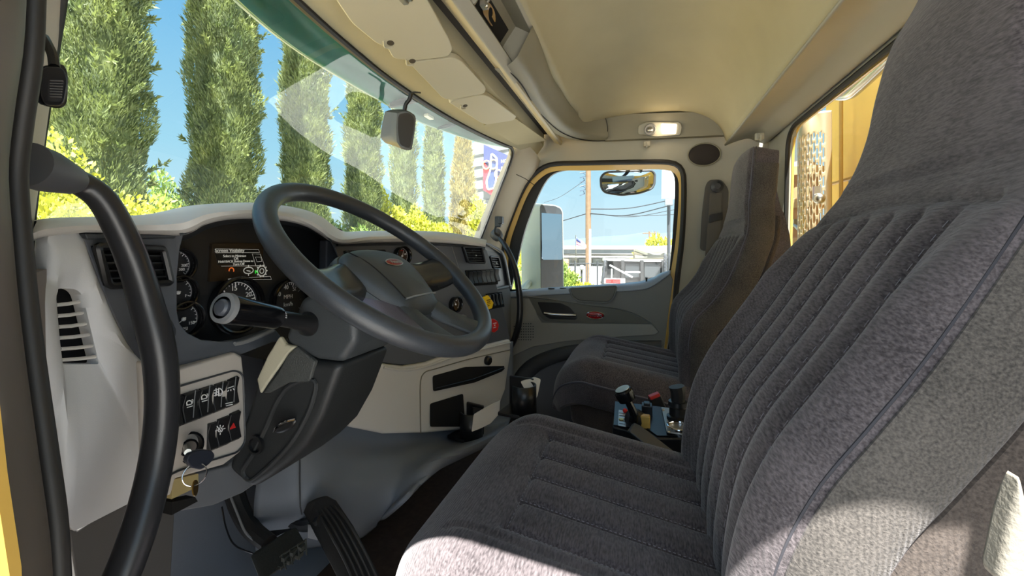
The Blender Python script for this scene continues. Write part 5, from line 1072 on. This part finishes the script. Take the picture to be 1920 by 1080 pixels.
# corrugated building with its banner
BL = thing('corrugated_building', 'grey corrugated building with a red and blue banner beyond the far pillar', 'building', gp2(930, 34))
u0, u1 = at(884,280,w=34), at(1040,345,w=34); b0 = at(884,480,w=34)
bx = (at(1010,300,w=31)-at(884,300,w=34)); bx.z = 0; bx.normalize(); by = V((-bx.y, bx.x, 0))
LB = 3.5; orig = at(884,470,w=34); orig.z = GROUND_Z
def bp_(s, z, d=0): return V((orig.x, orig.y, 0))+bx*s+V((0,0,z))-by*d*(1 if by.dot(FWD) > 0 else -1)
m = M(); m.prism([bp_(-.5,GROUND_Z), bp_(LB,GROUND_Z), bp_(LB,9.6), bp_(-.5,8.4)], ray(955,300)*8); obj('wall', m, mat('corrugated_grey', S(112,114,112), .6, noise=.06, nscale=.4), BL, smooth=False)
m = M()
for k in range(11): m.tube([bp_(-.5,-1.5+k*.9,.03), bp_(LB,-1.5+k*.92,.03)], .06, 6)
obj('wall_ribs', m, mat('rib_grey', S(84,86,84), .6), BL)
def bpx(px, py, d):
    n = by if by.dot(FWD) < 0 else -by
    return onp(px, py, bp_(0,0,d), n)
m = M(); m.poly([bpx(907,271,.3), bpx(1010,318,.3), bpx(1010,460,.3), bpx(906,356,.3)]); m = M(); m.prism([bpx(907,271,.3), bpx(980,304,.3), bpx(975,400,.3), bpx(906,356,.3)], by*.04); bn = obj('banner', m, mat('banner_navy', S(38,48,104), .6), BL, smooth=False, label='red and navy banner with white lettering')
m = M(); m.prism([bpx(906,300,.33), bpx(925,330,.33), bpx(978,330,.33), bpx(975,400,.33), bpx(906,356,.33)], by*.01); obj('banner_red', m, mat('banner_red', S(190,40,58), .6), bn, smooth=False)
m = M(); q = [bpx(a, b, .38) for a, b in ((921,287),(932,297),(931,330),(928,352),(914,356),(912,340),(920,318))]; m.tube(rounded(q, .2, 3), .07, 5, closed=True); obj('cutout_outline', m, WHITEINK, bn, smooth=False)
m = M(); m.prism(rounded([bpx(a, b, .35) for a, b in ((921,287),(932,297),(931,330),(928,352),(914,356),(912,340),(920,318))], .2, 3), by*.01); obj('cutout', m, mat('cutout_blue', S(52,66,130), .5), bn, smooth=False)
m = M()
for a, b, r in ((912,309,.32),(934,326,.3),(925,308,.35),(933,350,.3)):
    c = bpx(a, b, .40); m.tube([c+bx*r*math.cos(t)+V((0,0,r*math.sin(t))) for t in np.linspace(0,6.28,20)[:-1]], .06, 5, closed=True)
obj('banner_rings', m, mat('banner_gold', S(230,190,120), .6), bn, smooth=False)
nb_ = -by if by.dot(FWD) > 0 else by
for s_, a, b, z_ in (('NO SURPRISE', 939, 303, .95), ('PLAN?', 939, 316, 1.0), ('NO POSE', 938, 329, 1.0)): text('banner_text', s_, bpx(a, b, .42), z_*.36, bx if bx.cross(UPV).dot(FWD) < 0 or True else -bx, UPV, WHITEINK, bn, 'LEFT')
m = M(); m.prism([bpx(a, b, .42) for a, b in ((938,336),(948,340),(944,352),(937,349))], by*.01); obj('banner_square', m, mat('banner_orange', S(226,150,60), .6), bn, smooth=False)
# ---- outside the passenger window
def wx(px, py, w): return at(px, py, w=w)
PM = thing('door_mirror', 'tall door mirror with two glasses seen through the passenger window', 'mirror', wx(1010,530,2.6))
MS = mat('mirror_shell', S(168,184,176), .4)
CM = wx(1035,455,2.54)
def tilted(L, tilt, name, mt, d=0, thick=.003, parent=None):
    n = (-FWD+tilt).normalized(); q = [onp(a, b, CM+n*d, n) for a, b in L]; m = M(); m.prism(rounded(q, .012, 4), -n*thick); return obj(name, m, mt, parent or PM, smooth=False)
ol = [onp(a, b, CM, (-FWD+RGT*.82)) for a, b in ((1012,382),(1040,384),(1052,389),(1055.5,398),(1057,530),(1057,570),(1014,570))]; ol = rounded(ol, .03, 5); oc_ = sum(ol, V())/len(ol)
m = M(); m.rings([ol, [p+V((.004,.05,.004)) for p in ol], [oc_+(p-oc_)*.97+V((.012,.10,0)) for p in ol], [oc_+(p-oc_)*.85+V((.02,.135,0)) for p in ol]]); obj('shell', m, MS, PM)
tilted([(1013.5,384),(1040,386),(1051,391),(1054.5,399),(1056,560),(1015,560)], RGT*.82, 'bezel', DARKGREY, .003)
tilted([(1015.5,386),(1038,388),(1050,393),(1053,400),(1054.5,487),(1016.5,487)], RGT*.82+V((0,0,.03)), 'flat_glass', MIRROR, .007)
tilted([(1017,492),(1055,492),(1056,530),(1056,555),(1018,555)], RGT*.80+V((0,0,-.10)), 'convex_glass', MIRROR, .007)
m = M(); m.tube([wx(975,548,2.4), wx(990,532,2.5), wx(1004,520,2.6)], .02, 10, smooth=10); m.tube([wx(985,470,2.7), wx(998,440,2.68)], .012, 8); obj('mirror_arm', m, MS, PM)
LK = thing('lookdown_mirror', 'wide convex look-down mirror hanging above the passenger window', 'mirror', wx(1176,322,2.3))
q = rounded([wx(a, b, 2.3) for a, b in ((1126,332),(1135,323),(1180,321),(1222,320),(1228,326),(1227,346),(1222,354),(1200,362),(1165,366),(1134,361),(1127,352))], .02, 4)
cq = sum(q, V())/len(q); rr_ = [[cq+(p-cq)*s+FWD*(-.03*(1-s*s)) for p in q] for s in (1,.85,.65,.45,.25,.08)]
m = M(); m.grid(rr_, cu=True); m.poly(rr_[-1]); obj('convex_glass', m, MIRROR, LK)
m = M(); m.tube(q, .006, 8, closed=True); m.rings([q, [cq+(p-cq)*.8+FWD*.04 for p in q]]); obj('mirror_back', m, DARKGREY, LK)
m = M(); m.box(wx(1180,322,2.33)+V((0,0,.03)), (.05,.14,.05)); m.tube([wx(1180,322,2.33)+V((0,0,.03)), V((2.2,wx(1180,322,2.33).y,.50)), V((2.10,wx(1180,322,2.33).y,.53))], .012, 8); obj('bracket', m, BLACK, LK, bevel=.004)
m = M(); m.prism([wx(a, b, 2.255) for a, b in ((1148,331),(1188,329),(1190,334),(1149,340))], FWD*.002); obj('label_strip', m, mat('mirror_label', S(140,180,215), .5), LK)
# utility pole, wires
WOOD = mat('pole_wood', S(104,84,64), .9, noise=.15, nscale=6)
UP = thing('utility_pole', 'tall wooden utility pole with a white conduit in the passenger window', 'pole', (*wx(1103,500,24).xy, GROUND_Z))
p0 = wx(1103,500,24); m = M(); m.tube([V((p0.x,p0.y,GROUND_Z)), V((p0.x,p0.y,9))], [.17,.13], 10); obj('pole_shaft', m, WOOD, UP)
m = M(); q = wx(1106,500,23.8); m.tube([V((q.x,q.y,GROUND_Z)), V((q.x,q.y,1.2))], .06, 8); obj('conduit', m, mat('conduit_white', S(220,220,215), .5), UP)
m = M(); c = wx(1094,333,24)
for k in range(6): m.tube([c+V((0,.0,.5-.25*k)), c+V((.1,-.25+.1*(k % 3),.35-.25*k)), c+V((0,.2,.25-.25*k))], .03, 5)
m.tube([c+V((0,-.4,.5)), c+V((0,.4,.5))], .03, 5); obj('insulator_rack', m, mat('rack_blue_grey', S(50,66,84), .5), UP)
WIRE = mat('power_wire', S(34,40,46), .6)
def wire(p, q, lab, r=.03, sag=.4):
    m = M(); m.tube([p, p.lerp(q,.5)+V((0,0,-sag)), q], r, 5, smooth=24); o = obj('power_line', m, WIRE, None, label=lab, cat='wire', group='power lines')
    return o
wire(wx(975,411,30), wx(1103,400,24), 'power line joining the pole from the left', .028)
wire(wx(1103,400,24), wx(1262,384,20), 'uppermost power line right of the pole', .028, .3)
wire(wx(1103,399,24), wx(1266,393,22), 'middle power line right of the pole', .02, .3)
wire(wx(1103,401,24), wx(1270,402,24), 'lowest power line right of the pole', .022, .1)
wire(wx(1103,392,24), wx(1262,374,22), 'faint far power line behind the pole', .03, .2)
wire(wx(1020,380,36), wx(1094,340,24), 'slanting service wire left of the pole top', .015, .2)
# flag
FLg = thing('flag', 'American flag flying left of the utility pole', 'flag', wx(1080,480,20))
m = M(); m.tube([wx(1080,500,20), wx(1080,441,20)], .02, 6); obj('flagpole', m, STEEL, FLg)
def flp(s, t): 
    a = at(1080.5,443,w=20).lerp(at(1099.5,459,w=20), s); b = at(1080.5,458,w=20).lerp(at(1100,466,w=20), s); q = a.lerp(b, t); return q+FWD*(.06*math.sin(s*7+t))
FR, FWh, FB = mat('flag_red', S(188,52,62), .8), mat('flag_white', S(232,228,228), .8), mat('flag_blue', S(72,84,140), .8)
for k in range(9):
    m = M(); m.grid([[flp(s, k/9) for s in np.linspace(0,1,10)], [flp(s, (k+1)/9) for s in np.linspace(0,1,10)]]); obj('stripe', m, FR if k % 2 == 0 else FWh, FLg, solid=.006)
m = M(); m.grid([[flp(s, 0)-FWD*.02 for s in np.linspace(0,.42,6)], [flp(s, .55)-FWD*.02 for s in np.linspace(0,.42,6)]]); obj('canton', m, FB, FLg, solid=.006)
# far hills, low building, yard
HL = M(); prof_ = [(700,463),(900,461),(990,456),(1040,452),(1090,447),(1130,443),(1170,441),(1205,436),(1235,438),(1270,434),(1320,430),(1450,436)]
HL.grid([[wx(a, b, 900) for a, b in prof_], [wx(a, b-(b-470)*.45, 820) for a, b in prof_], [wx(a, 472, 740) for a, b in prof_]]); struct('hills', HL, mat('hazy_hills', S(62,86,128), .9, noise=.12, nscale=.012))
FBd = thing('low_building', 'long low commercial building with a grey-green roof across the road', 'building', (*wx(1150,480,60).xy, GROUND_Z))
def fb_(px, py, w=60): return wx(px, py, w)
m = M(); m.prism([fb_(1052,476), fb_(1330,478), fb_(1330,500), fb_(1052,499)], FWD*14); obj('wall', m, mat('stucco_white', S(170,168,162), .8), FBd, smooth=False)
m = M(); m.prism([fb_(940,460,59), fb_(1330,461,59), fb_(1330,468,58), fb_(940,467,58)], FWD*10); obj('roof', m, mat('roof_sage', S(112,122,112), .7), FBd, smooth=False)
m = M(); m.prism([fb_(940,467,58.5), fb_(1330,468,58.5), fb_(1330,476,58.5), fb_(940,475,58.5)], FWD*8); obj('fascia', m, mat('fascia_grey', S(92,100,104), .7), FBd, smooth=False)
m = M(); m.prism([fb_(940,466,57.5), fb_(1330,467,57.5), fb_(1330,468.3,57.5), fb_(940,467.3,57.5)], FWD*.2); obj('red_gutter', m, mat('gutter_red', S(170,110,104), .7), FBd, smooth=False)
m = M(); m.prism([fb_(1048,480,57), fb_(1330,482,57), fb_(1330,484,57), fb_(1048,482,57)], FWD*2); obj('canopy', m, mat('canopy_white', S(190,190,188), .7), FBd, smooth=False)
for a, b in ((1062,1072),(1085,1098),(1112,1128)): m = M(); m.prism([fb_(a,485,59.5), fb_(b,485,59.5), fb_(b,496,59.5), fb_(a,496,59.5)], FWD*.2); obj('window', m, mat('far_window', S(128,134,132), .4), FBd, smooth=False)
m = M(); m.prism([fb_(1057,486,50), fb_(1066,486,50), fb_(1066,500,50), fb_(1057,500,50)], FWD*1.5); obj('orange_door', m, mat('door_orange', S(214,150,90), .7), FBd, smooth=False)
for px, w, sz, lab in ((970,16,(1.1,1.1,2.3),'yellow-green shrub left of the door mirror'),(1064,15,(.55,.55,1.4),'small shrub right of the door mirror'),(1085,15,(1.2,.7,.85),'low shrub row at the utility pole foot'),(1108,14,(.5,.5,.8),'tuft of grass right of the utility pole'),(1245,45,(3.2,3,3.4),'far round green tree over the tarped trailer')):
    bush(gp2(px, w), sz, 3500, lab, BUSH if px != 1064 else BUSHD, .12 if w < 40 else .4, stem=w > 40)
bush(gp2(972, 6), (.7,.7,1.7), 3000, 'leafy pale shrub below the door mirror arm', BUSHD, .10)
m = M(); m.box((0,0,0), (1,1,1))
def far_pole(px, top, w, lab, arm=True):
    t = thing('utility_pole', lab, 'pole', (*wx(px,470,w).xy, GROUND_Z)); p = wx(px, top, w); m = M(); m.tube([V((p.x,p.y,GROUND_Z)), p], .14, 6); obj('pole_shaft', m, WOOD, t)
    if arm: m = M(); m.tube([p+RGT*-1.1+V((0,0,-.3)), p+RGT*1.1+V((0,0,-.3))], .1, 6); obj('crossarm', m, WOOD, t)
far_pole(1217.5, 434, 70, 'distant crossarm pole above the tarped trailer'); far_pole(1228, 434, 80, 'thin distant mast right of the crossarm pole', False)
# yard fence and mailbox
FE = thing('yard_fence', 'thin dark picket fence between the road and the yard', 'fence', (*wx(1105,505,17).xy, GROUND_Z))
m = M()
for k in range(26): q = wx(1058+k*3.1, 505, 19); m.tube([V((q.x,q.y,GROUND_Z)), V((q.x,q.y,wx(1100,493,19).z))], .012, 5)
obj('pickets', m, DARKGREY, FE, kind='stuff'); m = M(); m.tube([wx(1056,494,19), wx(1136,494,19)], .02, 5); obj('rail', m, DARKGREY, FE)
for px in (1078,1120): q = wx(px, 505, 18.6); m = M(); m.tube([V((q.x,q.y,GROUND_Z)), V((q.x,q.y,wx(px,489,18.6).z))], .04, 6); obj('post', m, DARKGREY, FE)
MB_ = thing('mailbox', 'small grey mailbox on a post left of the utility pole', 'mailbox', (*wx(1091,505,16).xy, GROUND_Z)); q = wx(1091,508,16); m = M(); m.tube([V((q.x,q.y,GROUND_Z)), q+V((0,0,.1))], .04, 6); obj('post', m, DARKGREY, MB_); m = M(); m.box(q+V((0,0,.12)), (.2,.16,.2)); obj('box', m, MIDGREY, MB_, bevel=.05)
# trailers
DT = thing('dump_trailer', 'black dump trailer with ribbed side parked outside the passenger window', 'trailer', (*wx(1190,510,11).xy, GROUND_Z))
def td(px, py, w=11): return wx(px, py, w)
TB = mat('trailer_black', S(20,22,24), .6, noise=.15, nscale=2)
m = M(); m.prism([td(1133,486), td(1247,488), td(1247,545), td(1136,535)], ray(1140,500)*2.2); obj('body', m, TB, DT)
m = M(); m.prism([td(1131,484,10.9), td(1249,487,10.9), td(1249,491,10.9), td(1131,489,10.9)], FWD*.12); obj('top_rail', m, mat('trailer_rail', S(150,156,156), .5), DT)
for px in (1136,1168,1204,1244): m = M(); m.prism([td(px-3,488,10.85), td(px+3,488,10.85), td(px+3,540,10.85), td(px-3,540,10.85)], FWD*.1); obj('side_rib', m, TB, DT)
for a, b in ((1172,1201),(1208,1240)): m = M(); m.prism([td(a,494,10.98), td(b,494,10.98), td(b,520,10.98), td(a,520,10.98)], FWD*-.02); obj('side_panel', m, mat('trailer_panel', S(36,42,46), .6, noise=.2, nscale=3), DT)
m = M(); m.tube([td(1143,497,10.7), td(1186,520,10.5)], .022, 6); m.tube([td(1147,504,10.6), td(1147,530,10.6)], .018, 6); m.tube([td(1172,510,10.7), td(1200,510.5,10.7)], .02, 6); obj('tailgate_bar', m, mat('bar_grey', S(170,176,174), .5), DT)
m = M(); m.box(td(1150,527,10.4), (.1,.35,.1)); obj('tail_light', m, REDINK, DT); m = M(); m.box(td(1160,527,10.45), (.1,.3,.12)); m.box(td(1141,527,10.45), (.1,.2,.12)); obj('reflector', m, WHITEINK, DT)
m = M()
for k in range(12): m.ell(td(1134-k*.4, 492+k*3.4, 10.6), (.05,.04,.07), 8, 6); m.ell(td(1247+(k % 2)*1.0, 480+k*3.2, 10.4), (.05,.04,.07), 8, 6)
obj('hanging_chain', m, DARKGREY, DT)
m = M()
for k in range(3): m.lathe([(.1,-.12),(.4,-.12),(.42,-.05),(.42,.05),(.4,.12),(.1,.12)], V((td(1160+k*30,500,11.6).x, td(1160+k*30,500,11.6).y, GROUND_Z+.42)), FWD, 18)
obj('wheels', m, RUBBER, DT)
TT = thing('tarped_trailer', 'trailer piled under a tan tarp behind the black dump trailer', 'trailer', (*wx(1220,490,15).xy, GROUND_Z))
m = M(); m.loft([[td(a, b, 15) for a, b in ((1187,485),(1220,487),(1260,488))], [td(a, b, 14.9) for a, b in ((1188,474),(1220,478),(1260,474))], [td(a, b, 15) for a, b in ((1189,463),(1222,464),(1260,462))], [td(a, b, 17) for a, b in ((1189,462),(1222,463),(1260,461))]], 30, 16); obj('tarp', m, mat('tan_tarp', S(120,114,96), .8, noise=.12, nscale=3, bump=.8, bscale=6), TT, solid=.03)
for a, b, c_, d_ in ((1190,468,1230,480),(1230,480,1260,470),(1190,482,1262,478)): m = M(); m.tube([td(a, b, 14.7), td((a+c_)/2, (b+d_)/2+1, 14.6), td(c_, d_, 14.7)], .07, 6); obj('tarp_strap', m, mat('strap_dark', S(104,104,92), .8), TT)
m = M(); m.prism([td(1187,483,15.1), td(1262,484,15.1), td(1262,520,15.1), td(1187,520,15.1)], ray(1190,490)*2); obj('bed', m, TB, TT)
# roadside sign upper right
RS_ = thing('road_sign', 'tall grey sign panel at the upper right of the passenger window', 'sign', (*wx(1250,470,13).xy, GROUND_Z))
m = M(); m.prism([wx(1241,312,13), wx(1257,313,13), wx(1257,372,13), wx(1240,373,13)], ray(1250,340)*.3); obj('sign_panel', m, mat('sign_grey', S(112,128,140), .6), RS_, smooth=False)
m = M(); m.prism([wx(1257,313,13.1), wx(1280,313,13.1), wx(1280,372,13.1), wx(1257,372,13.1)], FWD*.2); sf = obj('sign_face', m, mat('sign_face_pale', S(214,226,232), .6), RS_, smooth=False)
text('sign_letter', 'F', wx(1262,357,13.05), .16, RGT, UPV, DARKGREY, sf)
m = M(); m.box(wx(1254,379,13), (.2,.22,.18)); obj('sign_box', m, mat('sign_box_grey', S(98,106,112), .6), RS_); m = M(); q = wx(1254,380,13.2); m.tube([V((q.x,q.y,GROUND_Z)), q], .05, 8); obj('sign_post', m, DARKGREY, RS_)
# ================================================================ behind the cab
YB = thing('yellow_body', 'weathered yellow equipment body behind the rear window', 'truck body', (1.2,-1.0,-1.6))
YY = -.95
def yb(px, py, d=0): return at(px, py, y=YY+d)
m = M(); m.prism([V((0,YY,-1.6)), V((2.66,YY,-1.6)), V((2.66,YY,1.5)), V((0,YY,1.5))], (0,-1.2,0)); obj('front_panel', m, BODYYELLOW, YB, smooth=False)
m = M(); m.tube([yb(1577,150,.05), yb(1577,400,.05)], .008, 6); m.tube([yb(1560,345,.03), yb(1640,320,.03)], .008, 6); obj('panel_seam', m, mat('seam_tan', S(186,146,66), .6), YB)
m = M(); m.box(yb(1615,338,.03), (.12,.05,.02)); m.box(yb(1618,375,.03), (.10,.05,.05)); obj('bracket_plate', m, STEEL, YB, bevel=.003)
m = M(); m.tube([yb(1560,176,.16), yb(1590,176,.16), yb(1612,160,.16), yb(1690,86,.16), yb(1740,40,.16)], .024, 12, smooth=40); RL = obj('grab_rail', m, mat('rail_silver', S(176,178,176), .25, .8), None, label='silver curved rail across the top of the yellow body', cat='rail'); RL.name = 'roof_rail'
EXH = thing('exhaust_stack', 'rusty exhaust muffler and stack with a perforated chrome heat shield', 'exhaust', at(1510,400,y=-.72)-V((0,0,1.2)))
def ex(px, py, y=-.74): return at(px, py, y=y)
c_top, c_bot = ex(1520,160,-.78), ex(1510,700,-.78); cx_, cy_ = 2.18, -.74
RUST = mat('muffler_rust', S(178,140,104), .6, .2, noise=.2, nscale=9)
m = M(); m.lathe([(.085,-1.2),(.085,.02),(.10,.03),(.10,.06),(.085,.07),(.085,.20),(.10,.21),(.10,.24),(.085,.25),(.085,.40),(.06,.43)], V((2.42,-.75,0)), (0,0,1), 28); obj('muffler', m, RUST, EXH)
for z_ in (.04,.225,.38): m = M(); m.lathe([(.102,z_-.022),(.106,z_-.02),(.106,z_+.02),(.102,z_+.022)], V((2.42,-.75,0)), (0,0,1), 28); obj('clamp_band', m, mat('band_tan', S(206,178,140), .4, .5), EXH)
m = M(); m.box(at(1492,418,y=-.66), (.05,.03,.03)); m.tube([at(1486,418,y=-.65), at(1500,432,y=-.65)], .008, 6); obj('clamp_bolt', m, STEEL, EXH)
# perforated shield: a part cylinder of strips with slots left open
m = M(); SC_ = V((2.075,-.72,0)); Rr = .078; a0, a1 = math.radians(20), math.radians(190); na, nz = 44, 120
def shp(i, j): a = a0+(a1-a0)*i/na; return SC_+V((Rr*math.cos(a), Rr*math.sin(a), -.42+.98*j/nz))
vid = [[None]*(nz+1) for _ in range(na+1)]; vs, fs = [], []
for i in range(na+1):
    for j in range(nz+1): vid[i][j] = len(vs); vs.append(shp(i, j))
for i in range(na):
    for j in range(nz):
        if 4 <= i < na-4 and 4 <= j < nz-10 and i % 2 == 0 and (j+(3 if (i//2) % 2 else 0)) % 7 not in (0, 1): continue
        fs.append((vid[i][j], vid[i+1][j], vid[i+1][j+1], vid[i][j+1]))
m.add(vs, fs); obj('heat_shield', m, mat('shield_chrome', S(206,190,160), .28, .85), EXH, solid=.003)
m = M(); m.ell(at(1536,372,y=-.645), (.02,.02,.02)); m.box(at(1531,362,y=-.645), (.02,.02,.05)); obj('shield_bolt', m, STEEL, EXH)
m = M(); m.lathe([(.05,.40),(.05,1.6)], V((2.42,-.75,0)), (0,0,1), 20); obj('stack_pipe', m, mat('pipe_blue_grey', S(150,164,176), .25, .7), EXH)
